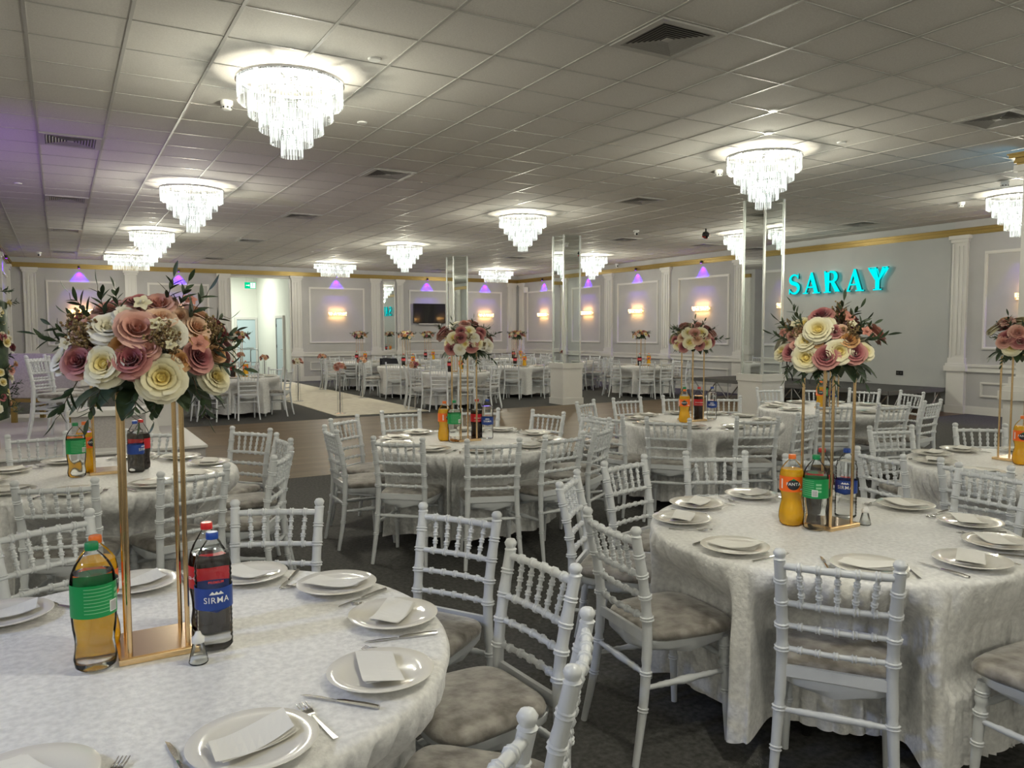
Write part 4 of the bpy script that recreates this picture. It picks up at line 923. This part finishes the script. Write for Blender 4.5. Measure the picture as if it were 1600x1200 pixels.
# ------------------------------------------------------------------ flowers
def rose_mesh(layers, name, mt, R=.046, res=4, seed=0, open_=1.0):
    rnd = random.Random(seed); mb = MB()
    for li, (n, tilt, L, r0, wid) in enumerate(layers):
        for k in range(n):
            ph = 2*PI*k/n+li*.8+rnd.uniform(-.12, .12); tl = R_(tilt+rnd.uniform(-5, 5)); LL = L*rnd.uniform(.93, 1.07)*R; curl = rnd.uniform(.10, .24)*R*(tilt/70)
            def f(u, v, ph=ph, tl=tl, LL=LL, r0=r0, wid=wid, curl=curl):
                U = 2*u-1; b = math.sin(min(1.0, .25+v*1.1)*PI/2); s = LL*v
                r = r0*R+s*math.sin(tl)*(.55+.45*v)*(1-.10*U*U); z = s*math.cos(tl)*1.0+.10*R*math.sin(PI*v)-curl*max(0, v-.7)**1.2*5-.07*R*U*U*v
                a = ph+U*wid*b*(1-.12*v*v)
                return ((r)*math.cos(a), (r)*math.sin(a), z-.35*R)
            mb.grid(f, res, res)
    mb.ball((0, 0, -.12*R), .3*R, 8)
    return mb.mesh(name, mt, True)
LR = [(3, 4, .98, .02, 1.6), (3, 9, 1.0, .10, 1.25), (4, 16, 1.05, .18, 1.05), (4, 25, 1.08, .26, 1.0), (5, 38, 1.12, .30, .85), (5, 54, 1.2, .28, .85), (5, 74, 1.1, .2, .85)]
LP = [(5, 12, .62, .05, .9), (6, 20, .76, .16, .75), (6, 28, .92, .24, .72), (6, 40, 1.05, .28, .72), (6, 54, 1.16, .28, .72), (6, 72, 1.2, .22, .78), (5, 90, 1.0, .15, .85)]
LS = [(3, 8, .9, .03, 1.4), (5, 30, 1.0, .1, .9), (6, 55, 1.1, .12, .75)]
RM = {}
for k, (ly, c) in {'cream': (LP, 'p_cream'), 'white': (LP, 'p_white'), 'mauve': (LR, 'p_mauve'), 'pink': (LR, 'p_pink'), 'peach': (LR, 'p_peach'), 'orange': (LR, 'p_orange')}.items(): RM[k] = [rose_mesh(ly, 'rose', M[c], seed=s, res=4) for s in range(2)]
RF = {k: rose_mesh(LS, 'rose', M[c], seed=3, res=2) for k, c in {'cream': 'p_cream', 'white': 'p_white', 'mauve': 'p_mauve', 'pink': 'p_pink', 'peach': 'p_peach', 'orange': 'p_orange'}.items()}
def leafy(mb, base, d, L, w, rnd, droop=.1, mi=0):
    d = Vector(d).normalized(); sd = d.cross(Vector((0, 0, 1)))
    if sd.length < .1: sd = Vector((1, 0, 0))
    sd.normalize(); up = sd.cross(d)
    def f(u, v): 
        W = w*math.sin(PI*min(1, v*.93+.05))**.8; p = Vector(base)+d*L*v+sd*(2*u-1)*W+up*(-droop*L*v*v+abs(2*u-1)*W*.25); return tuple(p)
    mb.grid(f, 2, 5, mi)
def sprig_mesh(seed, n=7, L=.13):
    rnd = random.Random(seed); mb = MB(); pts = [(.012*math.sin(2*v)*v, .02*v*v*rnd.uniform(-1, 1), L*v) for v in [i/8 for i in range(9)]]
    mb.tube(pts, [.0018-.0009*i/8 for i in range(9)], 5, 1)
    for k in range(n):
        i = 2+int(k*6/n); p = pts[min(i, 8)]; a = k*2.4+rnd.uniform(-.4, .4); d = (math.cos(a)*.75, math.sin(a)*.75, .75) if k < n-1 else (0, 0, 1)
        leafy(mb, p if k < n-1 else pts[8], d, rnd.uniform(.040, .058), .0075, rnd)
    return mb.mesh('leaf_sprig', [M['leaf'], M['stem']], True)
SPR = [sprig_mesh(i, 10) for i in range(4)]
def filler_mesh(seed):
    rnd = random.Random(seed); mb = MB()
    for k in range(14):
        a = rnd.uniform(0, 2*PI); t = rnd.uniform(.0, .55); e = Vector((math.cos(a)*math.sin(t), math.sin(a)*math.sin(t), math.cos(t)))*rnd.uniform(.045, .075)
        mb.tube([(0, 0, 0), tuple(e*.6), tuple(e)], [.001, .001, .0008], 4)
        for q in range(4): mb.ball(tuple(e*(1-.09*q)+Vector((rnd.uniform(-1, 1), rnd.uniform(-1, 1), 0))*.005), .0038, 6)
    return mb.mesh('dried_filler', M['leafb'], True)
FIL = filler_mesh(1)
def blossom_mesh(mt):
    mb = MB()
    for k in range(5):
        a = 2*PI*k/5; d = (math.cos(a), math.sin(a), .35); leafy(mb, (0, 0, 0), d, .015, .006, None, .25)
    mb.ball((0, 0, .005), .004, 6); return mb.mesh('blossom', mt, True)
BLO = [blossom_mesh(M['p_white']), blossom_mesh(M['p_pink'])]
BIG = MB(); rr_ = random.Random(8)
for k in range(16): a = 2*PI*k/16; leafy(BIG, (.10*math.cos(a), .10*math.sin(a), 0), (math.cos(a), math.sin(a), rr_.uniform(-.55, .05)), rr_.uniform(.08, .115), .026, rr_, .35)
for k in range(14): a = 2*PI*k/14+.2; leafy(BIG, (.05*math.cos(a), .05*math.sin(a), .05), (math.cos(a), math.sin(a), rr_.uniform(.3, 1.2)), rr_.uniform(.10, .14), .026, rr_, .2)
BIG.lathe([(.0, -.015), (.10, -.02), (.135, .0), (.125, .05), (.09, .09), (.0, .12)], 18)
FOLI = BIG.mesh('foliage_base', M['leaf'], True)
def orient(o, d, roll=0):
    o.rotation_mode = 'QUATERNION'; o.rotation_quaternion = Vector(d).to_track_quat('Z', 'Y') @ Matrix.Rotation(roll, 4, 'Z').to_quaternion()
def flower(par, me, name, p, d, s, roll=0):
    o = ob(name, me, par, p); orient(o, d, roll); o.scale = (s, s, s); return o
# stand: gold base tray with four rods
def stand_parts(h):
    t = thing('flower_stand', '', 'flower stand')
    MB().box(-.095, .095, -.10, .10, .0, .016).build('base_frame', M['gold'], t); bev(t.children[0] if t.children else COL.objects[-1], .002)
    MB().box(-.088, .088, -.093, .093, .016, .0175).build('base_plate', M['gold_plate'], t)
    for x in (-.068, .068):
        for y in (-.075, .075): MB().tube([(x, y, .016), (x, y, h-.008)], .0062, 10).build('rod', M['gold'], t, True, 40)
    MB().box(-.08, .08, -.085, .085, h-.008, h).build('top_plate', M['gold'], t)
    return reg(t)
SH_ = .685
STAND = stand_parts(SH_)
AX, AZ = .235, .235     # dome radii
def dome_hit(c, px, py):
    """first hit of the pixel ray with the dome around the stand head"""
    d = ray(px, py).normalized(); o = Vector((0, 0, CH))-c; S = Vector((1/AX, 1/AX, 1/AZ)); dd = Vector((d.x*S.x, d.y*S.y, d.z*S.z)); oo = Vector((o.x*S.x, o.y*S.y, o.z*S.z))
    a = dd.dot(dd); b = 2*dd.dot(oo); cc = oo.dot(oo)-1; q = b*b-4*a*cc
    tt = (-b-math.sqrt(q))/(2*a) if q > 0 else -b/(2*a)
    return o+d*tt
def arrangement(c, lab, roses, sprigs=(), blos=(), fill=(), scale=1.0, back=14, seed=0, L=2.0):
    rnd = random.Random(seed); z = TZ+.022+SH_; cc = Vector((c[0], c[1], z)); t = thing('rose_arrangement', lab, 'flowers', cc, 0, 'rose arrangements on gold stands')
    ob('foliage_base', FOLI, t).scale = (scale,)*3
    ctr = cc+Vector((0, 0, .02)); used_ = []; big = []
    for (px, py, r, k) in roses:
        p = dome_hit(ctr, px, py)*.86+Vector((0, 0, .02)); rad_ = r*L/F_PX; outw = (p-Vector((0, 0, -.05))).normalized()
        for _ in range(3):
            if any((p-q).length < .5*(rad_+rq) for q, rq in big): p = p+outw*.006
        big.append((p, rad_)); d = outw; d = (d*.8-ray(px, py).normalized()*.30+Vector((rnd.uniform(-.2, .2), rnd.uniform(-.2, .2), rnd.uniform(-.2, .2)))).normalized(); s = r*L/F_PX/.052
        flower(t, RM[k][rnd.randrange(2)], 'rose', p, d, s, rnd.uniform(0, 6)); used_.append(p)
    for (px, py, s, k) in blos:
        p = dome_hit(ctr, px, py)*.98+Vector((0, 0, .02)); d = (p.normalized()-ray(px, py).normalized()*.6); flower(t, BLO[k], 'blossom', p, d, s)
    for (px, py) in fill:
        p = dome_hit(ctr, px, py)*.74+Vector((0, 0, .02)); flower(t, FIL, 'dried_filler', p, p+Vector((0, 0, .05)), 1.0)
    for (px, py, dx, dy, s) in sprigs:     # base pixel, growing direction in picture
        p = dome_hit(ctr, px, py)*.80+Vector((0, 0, .02)); d = CR*dx+CU*dy-CW*.1; flower(t, SPR[rnd.randrange(4)], 'leaf_sprig', p, d, s*.72, rnd.uniform(0, 6))
    view = Vector((c[0], c[1], 0)).normalized(); n = 0
    kinds = ['cream', 'mauve', 'pink', 'white', 'peach', 'cream', 'mauve']
    while n < back:
        a = rnd.uniform(0, 2*PI); e = rnd.uniform(.18, 1.2); d = Vector((math.cos(a)*math.cos(e), math.sin(a)*math.cos(e), math.sin(e)))
        if roses and d.dot(view) < -.05 and e < 1.0: continue
        p = Vector((d.x*AX*.86, d.y*AX*.86, d.z*AZ*.72+.03))*scale
        if any((p-q).length < .062*scale for q in used_): n += .2; continue
        used_.append(p); flower(t, RM[kinds[rnd.randrange(7)]][0], 'rose', p, d+Vector((0, 0, .2)), rnd.uniform(.8, 1.1)*scale, rnd.uniform(0, 6)); n += 1
    for k in range(6): a = rnd.uniform(0, 2*PI); flower(t, SPR[k % 4], 'leaf_sprig', Vector((math.cos(a)*.12, math.sin(a)*.12, .12)), (math.cos(a), math.sin(a), .7), .75)
    return t
def stand_at(c, t): place(STAND, (c[0], c[1], ZT), 0, 'tall gold four-rod flower stand on the '+TAB[t][1], 'gold flower stands')
SP = {'T1': (.195, 2.225), 'T2': (2.83, 2.19), 'T3': (2.68, 5.36), 'T4': (5.10, 5.44), 'T5': (7.16, 5.55), 'T6': (5.30, 2.68), 'T7': (.22, 5.22)}
for t in SP: 
    if t != 'T7': stand_at(SP[t], t)
    else: stand_at(SP[t], t)
arrangement(SP['T1'], 'large bouquet of cream, pink and mauve roses above the front left table',
 [(73, 558, 20, 'white'), (106, 563, 24, 'mauve'), (152, 567, 29, 'cream'), (202, 560, 27, 'mauve'), (257, 592, 32, 'cream'), (322, 556, 23, 'mauve'), (354, 590, 23, 'cream'), (160, 500, 27, 'white'), (210, 505, 30, 'pink'), (193, 478, 20, 'white'), (216, 456, 20, 'mauve'), (252, 461, 24, 'pink'), (254, 486, 22, 'peach'), (273, 510, 23, 'white'), (318, 502, 21, 'peach'), (185, 533, 18, 'orange'), (288, 561, 16, 'orange'), (324, 524, 15, 'orange'), (113, 512, 19, 'peach'), (131, 495, 17, 'pink'), (356, 548, 14, 'orange'), (232, 540, 17, 'pink'), (290, 480, 15, 'peach')],
 [(135, 490, -.7, .8, 1.1), (150, 485, -.2, 1, 1.0), (90, 530, -1, .25, 1.1), (98, 525, -.9, .5, .9), (262, 462, .25, 1, 1.0), (285, 470, .5, .9, 1.0), (300, 490, .6, .7, 1.2), (340, 540, 1, .1, 1.1), (350, 560, 1, -.2, 1.1), (345, 530, .9, .4, 1.0), (180, 480, -.2, 1, .9), (95, 590, -.5, -1, 1.2), (140, 600, -.2, -1, 1.0), (210, 600, 0, -1, 1.0), (320, 590, .4, -1, 1.2), (255, 610, -.3, -1, .9)],
 [(222, 471, 1.5, 0), (313, 536, 1.6, 1), (298, 466, 1.3, 1), (100, 535, 1.2, 0), (246, 505, 1.3, 0), (268, 538, 1.0, 0)],
 [(112, 528), (125, 520), (245, 532), (258, 525), (338, 515), (350, 530), (120, 535), (105, 505), (275, 545)], back=13, seed=1, L=2.02)
arrangement(SP['T2'], 'large bouquet of cream and mauve roses above the front right table',
 [(1282, 484, 18, 'mauve'), (1287, 499, 15, 'cream'), (1277, 514, 20, 'cream'), (1255, 530, 18, 'cream'), (1254, 559, 21, 'cream'), (1290, 558, 19, 'mauve'), (1314, 548, 19, 'cream'), (1341, 551, 17, 'mauve'), (1359, 548, 15, 'cream'), (1211, 549, 15, 'cream'), (1226, 550, 14, 'mauve'), (1235, 536, 9, 'pink'), (1305, 512, 12, 'mauve'), (1331, 528, 14, 'orange'), (1275, 533, 8, 'orange'), (1246, 514, 12, 'peach'), (1250, 497, 12, 'cream'), (1265, 499, 9, 'pink'), (1228, 520, 10, 'pink'), (1320, 510, 10, 'peach')],
 [(1225, 530, -1, .35, 1.1), (1230, 515, -.8, .6, 1.1), (1245, 500, -.6, 1, 1.1), (1322, 505, .5, .9, 1.2), (1335, 515, .9, .5, 1.1), (1350, 530, 1, .2, 1.3), (1312, 500, .1, 1, 1.2), (1250, 575, -.4, -1, 1.0), (1300, 575, .1, -1, 1.0), (1345, 570, .4, -1, 1.0), (1220, 565, -.5, -1, .9), (1275, 575, 0, -1, .9)],
 [(1318, 487, 1.4, 1), (1328, 495, 1.5, 1), (1333, 505, 1.2, 0), (1355, 517, 1.5, 1), (1222, 519, 1.3, 1), (1240, 505, 1.2, 0)],
 [(1312, 478), (1320, 490), (1330, 515), (1240, 522), (1222, 512), (1340, 525)], back=12, seed=2, L=3.2)
arrangement(SP['T3'], 'bouquet of cream and mauve roses above the centre table',
 [(719, 526, 9, 'mauve'), (720, 514, 8, 'mauve'), (734, 514, 9, 'cream'), (706, 526, 9, 'cream'), (750, 524, 9, 'mauve'), (739, 541, 10, 'mauve'), (702, 545, 10, 'mauve'), (727, 537, 7, 'cream'), (717, 546, 9, 'white'), (748, 537, 9, 'cream'), (759, 537, 9, 'white'), (769, 539, 10, 'white'), (742, 527, 8, 'white'), (697, 536, 7, 'cream'), (755, 516, 8, 'mauve')],
 [(708, 518, -.2, 1, 1.1), (765, 525, 1, .3, 1.1), (745, 552, .4, -1, 1.3), (725, 552, 0, -1, 1.0), (762, 548, .6, -.7, 1.2), (740, 508, .2, 1, .9)], [], [(712, 535), (735, 530), (757, 545)], back=12, seed=3, L=6.0)
arrangement(SP['T4'], 'bouquet of cream and mauve roses above the centre right table',
 [(1056, 539, 8, 'cream'), (1066, 543, 8, 'mauve'), (1077, 535, 10, 'cream'), (1075, 518, 9, 'cream'), (1098, 517, 9, 'cream'), (1090, 530, 8, 'peach'), (1094, 540, 8, 'mauve'), (1106, 536, 9, 'cream'), (1114, 534, 8, 'mauve'), (1052, 531, 7, 'mauve'), (1086, 519, 8, 'pink'), (1108, 524, 7, 'pink'), (1064, 527, 7, 'peach')],
 [(1082, 515, .1, 1, 1.3), (1092, 514, .5, 1, 1.2), (1115, 530, 1, .1, 1.5), (1058, 525, -.8, .6, 1.1), (1070, 520, -.5, 1, .9)], [], [(1086, 527), (1101, 528)], back=12, seed=4, L=7.4)
arrangement(SP['T6'], 'bouquet of mauve and cream roses cut off by right picture edge',
 [(1572, 525, 12, 'mauve'), (1590, 517, 12, 'pink'), (1578, 542, 12, 'cream'), (1594, 533, 12, 'mauve'), (1566, 536, 9, 'pink')], [(1575, 512, -.3, 1, 1.1), (1568, 550, -.5, -.8, 1.0), (1562, 528, -1, .3, .8)], back=16, seed=5, L=5.2)
arrangement(SP['T5'], 'bouquet of roses above the table before the stage, mostly hidden behind larger bouquet', [], back=26, seed=6)
arrangement(SP['T7'], 'bouquet of roses above the second left table, hidden behind the big bouquet', [], back=26, seed=7)
# far arrangements
def far_arr():
    t = thing('rose_arrangement', '', 'flowers'); rnd = random.Random(4); ob('foliage_base', FOLI, t).scale = (.8, .8, .65)
    for k in range(26):
        a = k*2.4; e = 1.25*(k/26)**.8; s = .20
        flower(t, RF[('cream', 'mauve', 'peach', 'white', 'pink', 'orange')[k % 6]], 'rose', (s*math.cos(a)*math.cos(e), s*math.sin(a)*math.cos(e), .15*math.sin(e)+.02), (math.cos(a)*math.cos(e), math.sin(a)*math.cos(e), math.sin(e)+.1), rnd.uniform(.9, 1.2))
    for k in range(6): a = 2*PI*k/6; flower(t, SPR[k % 4], 'leaf_sprig', (.13*math.cos(a), .13*math.sin(a), .08), (math.cos(a), math.sin(a), .5), 1.1)
    return reg(t)
FARR = far_arr()
for q, t in enumerate(TAB):
    if t in NEAR: continue
    c = TAB[t][0]; place(STAND, (c[0]+.02, c[1]+.12, ZT), 0, 'tall gold four-rod flower stand on the '+TAB[t][1], 'gold flower stands')
    place(FARR, (c[0]+.02, c[1]+.12, ZT+SH_), q*1.1, 'small distant rose bouquet on gold stand, '+TAB[t][1], 'rose arrangements on gold stands')

# ------------------------------------------------------------------ aisle runner and aisle stands
mb = MB(); mb.box(4.42, 6.3, 14.15, 24.75, 0, .012); tag(bev(mb.build('aisle_runner', M['runner']), .004), 'pale beige carpet runner leading from dance floor to lobby opening', 'carpet')
AS = thing('aisle_stand', '', 'flower stand')
mb = MB(); mb.lathe([(.0, 0), (.11, 0), (.11, .008), (.02, .014), (.0, .014)], 24); mb.build('base', M['chrome'], AS, True, 30)
MB().tube([(0, 0, .012), (0, 0, .83)], .016, 10).build('pole', M['chrome'], AS, True, 40)
mb = MB()
for k in range(4): a = PI/2*k+.6; mb.tube([(.06*math.cos(a), .06*math.sin(a), .012), (.06*math.cos(a), .06*math.sin(a), .80)], .003, 5)
mb.build('hanging_crystal', M['acrylic'], AS)
MB().lathe([(.0, .825), (.06, .825), (.06, .835), (.0, .835)], 16).build('top_disc', M['chrome'], AS, True, 30); reg(AS)
AF = thing('posy', '', 'flowers'); rnd = random.Random(9)
for k in range(9):
    a = k*2.4; e = 1.2*(k/9); flower(AF, RF[('pink', 'peach', 'white', 'pink', 'mauve')[k % 5]], 'rose', (.10*math.cos(a)*math.cos(e), .10*math.sin(a)*math.cos(e), .09*math.sin(e)+.035), (math.cos(a)*math.cos(e), math.sin(a)*math.cos(e), math.sin(e)+.1), 1.25)
for k in range(4): a = 2*PI*k/4; flower(AF, SPR[k], 'leaf_sprig', (.04*math.cos(a), .04*math.sin(a), .02), (math.cos(a), math.sin(a), .3), .7)
reg(AF)
for x, y, l in ((4.60, 14.5, 'nearest on left side of the aisle'), (4.62, 17.6, 'second on left side of the aisle'), (4.62, 20.9, 'third on left side of the aisle'), (4.62, 24.0, 'farthest on left side, beside lobby opening'), (6.15, 14.5, 'nearest on right side of the aisle'), (6.17, 17.7, 'second on right side of the aisle'), (6.15, 20.9, 'farthest on right side of the aisle')):
    place(AS, (x, y, .012), 0, 'chrome aisle flower stand, '+l, 'chrome stands along the aisle'); place(AF, (x, y, .848), x*y, 'pink posy on chrome stand, '+l, 'posies along the aisle')

# black jacket over a chair of table B
bc = CHAIRS['B'][1]
t = thing('jacket', 'black jacket draped over chair back at second table along the aisle', 'jacket', (bc[0], bc[1], 0), bc[2])
mb = MB(); mb.grid(lambda u, v: (-.275+.01*math.sin(9*u), (u-.5)*.44, .885-.42*v+.02*math.sin(6*u)), 10, 8); mb.grid(lambda u, v: (-.205+.012*math.sin(8*u)+.01*v, (u-.5)*.42, .885-.33*v), 10, 8); mb.grid(lambda u, v: (-.275+.07*v, (u-.5)*.44, .885+.015*math.sin(PI*v)+.02*math.sin(6*u)*(1-v)), 10, 3)
mb.build('cloth_body', M['jacket'], t, True)
mb = MB(); mb.tube([(-.27, .22, .87), (-.26, .27, .7), (-.25, .26, .5)], [.045, .04, .032], 8); mb.build('sleeve', M['jacket'], t, True)

# metal trolley rack beside lobby opening
t = thing('metal_trolley', 'grey tubular metal trolley standing inside the lobby opening', 'trolley', (5.1, 26.3, 0), .3)
mb = MB()
for x in (-.45, .45): mb.tube([(x, -.25, .05), (x, -.25, .95), (x, -.2, 1.02), (x, .2, 1.02), (x, .25, .95), (x, .25, .05)], .016, 6)
for z in (.3, .6, 1.02): mb.tube([(-.45, -.25 if z < 1 else -.2, z), (.45, -.25 if z < 1 else -.2, z)], .012, 6); mb.tube([(-.45, .25 if z < 1 else .2, z), (.45, .25 if z < 1 else .2, z)], .012, 6)
mb.build('frame', M['alu'], t, True)
for x in (-.45, .45):
    for y in (-.25, .25): MB().tube([(x-.012, y, .04), (x+.012, y, .04)], .04, 12).build('wheel', M['black'], t, True, 40)

# ================================================================== bridal stage at left
PF = (-4.6, 1.22, 8.2, 12.6, .45)
mb = MB(); mb.box(PF[0], PF[1], PF[2], PF[3], 0, PF[4]-.03); o = mb.build('platform_body', M['stage_skirt'])
t = thing('bridal_platform', 'low white topped platform at left behind the second left table', 'stage', (0, 0, 0)); o.parent = t; o.data.materials[0] = M['settee']
bev(MB().box(PF[0]-.02, PF[1]+.02, PF[2]-.02, PF[3]+.02, PF[4]-.03, PF[4]).build('platform_top', M['white_paint'], t), .006)
t = thing('low_bench', 'low white topped bench with grey front on the platform', 'bench', (.40, 8.62, PF[4]), R_(-14))
bev(MB().box(-.33, .33, -.2, .2, .31, .37).build('top', M['white_paint'], t), .006); MB().box(-.30, .30, -.17, .17, .0, .31).build('body', M['settee'], t)
t = thing('pedestal_table', 'white tapered pedestal with bright square top on the platform', 'pedestal', (.78, 9.35, PF[4]), R_(-14))
mb = MB(); mb.lathe([(.11, .0), (.16, .002), (.14, .04), (.10, .25), (.12, .48), (.0, .48)], 4); mb.build('body', M['white_paint'], t); bev(MB().box(-.15, .15, -.15, .15, .48, .53).build('top', M['white_paint'], t), .004)
t = thing('square_plinth', 'tall square white plinth on platform, behind the big bouquet rods', 'plinth', (1.0, 10.3, PF[4]), 0)
bev(MB().box(-.21, .21, -.21, .21, 0, .74).build('body', M['white_paint'], t), .004); bev(MB().box(-.24, .24, -.24, .24, .74, .78).build('top', M['white_paint'], t), .004)
p = atL(25, 598, 9.7)
t = thing('settee', 'grey upholstered settee with gold frame, seen from behind on the platform', 'sofa', (p.x, p.y, PF[4]), -YAW)
bev(MB().box(-1.2, .75, -.04, .06, .30, .86).build('backrest', M['settee'], t), .02, 3)
bev(MB().box(-1.2, .75, .06, .60, .30, .44).build('seat', M['settee'], t), .03, 3)
mb = MB(); mb.box(-1.22, .77, -.05, -.02, .255, .30); mb.box(-1.22, .77, .58, .61, .255, .30); mb.build('gold_rail', M['gold_paint'], t)
for x in (-1.15, -.02, .70):
    for y in (-.03, .56): MB().box(x-.03, x+.03, y-.02, y+.02, 0, .256).build('leg', M['gold_paint'], t)
bev(MB().box(.66, .80, .0, .58, .44, .62).build('armrest', M['white_paint'], t), .02)
for p, a, l in ((atL(96, 628, 8.3), -34, 'nearer of the two white chairs on the platform by the settee'), (atL(92, 624, 8.75), -30, 'farther of the two white chairs on the platform by the settee')):
    place(CFULL, (p.x, p.y, PF[4]), R_(a), l, 'chairs on the platform')
# flower column at the left edge
t = thing('flower_column', 'tall column of white and pink roses on gold pillar at left edge', 'flowers', (-.58, 8.9, PF[4]))
rnd = random.Random(21)
MB().box(-.05, .05, -.05, .05, 0, 1.25).build('gold_pillar', M['gold'], t)
for k in range(70):
    z = .35+1.1*(k/70); a = rnd.uniform(0, 2*PI); r = .17+.04*math.sin(9*z); flower(t, RF[('white', 'cream', 'pink', 'white', 'mauve', 'peach')[k % 6]], 'rose', (r*math.cos(a), r*math.sin(a), z), (math.cos(a), math.sin(a), .2), rnd.uniform(.8, 1.2))
for k in range(24):
    z = .3+1.25*(k/24); a = rnd.uniform(0, 2*PI); flower(t, SPR[k % 4], 'leaf_sprig', (.14*math.cos(a), .14*math.sin(a), z), (math.cos(a), math.sin(a), .2), 1.0)
ob('foliage_core', MB().lathe([(.0, .25), (.14, .3), (.16, 1.4), (.0, 1.5)], 12).mesh('foliage_core', M['leaf'], True), t)

# coloured party lights of the hall
def par(loc, aim, col, e, lab, size=60):
    t = thing('stage_light', lab, 'stage light', loc); d = (Vector(aim)-Vector(loc)).normalized(); q = d.to_track_quat('-Z', 'Y')
    o = MB().lathe([(.0, .16), (.05, .16), (.07, .10), (.08, -.02), (.075, -.02), (.0, .0)], 20).build('housing', M['black'], t, True, 40); o.rotation_mode = 'QUATERNION'; o.rotation_quaternion = q
    lamp('SPOT', 'stage_light_beam', Vector(loc)+d*.05, e, col, .08, direction=d, spot_size=R_(size), spot_blend=.8)
    MB().tube([(0, 0, 0), (0, 0, -loc[2]+.02 if loc[2] < 1.5 else CEIL-loc[2])], .012, 6).build('pole', M['black'], t)
par((-3.6, 8.9, 1.3), (-1.3, 11.0, CEIL), (.35, .05, 1), 260, 'black party light washing the ceiling purple at left', 95)
par((-2.6, 2.2, 2.9), (.1, 1.7, .7), (.35, .50, 1), 110, 'black party light throwing blue onto the front left table', 60)
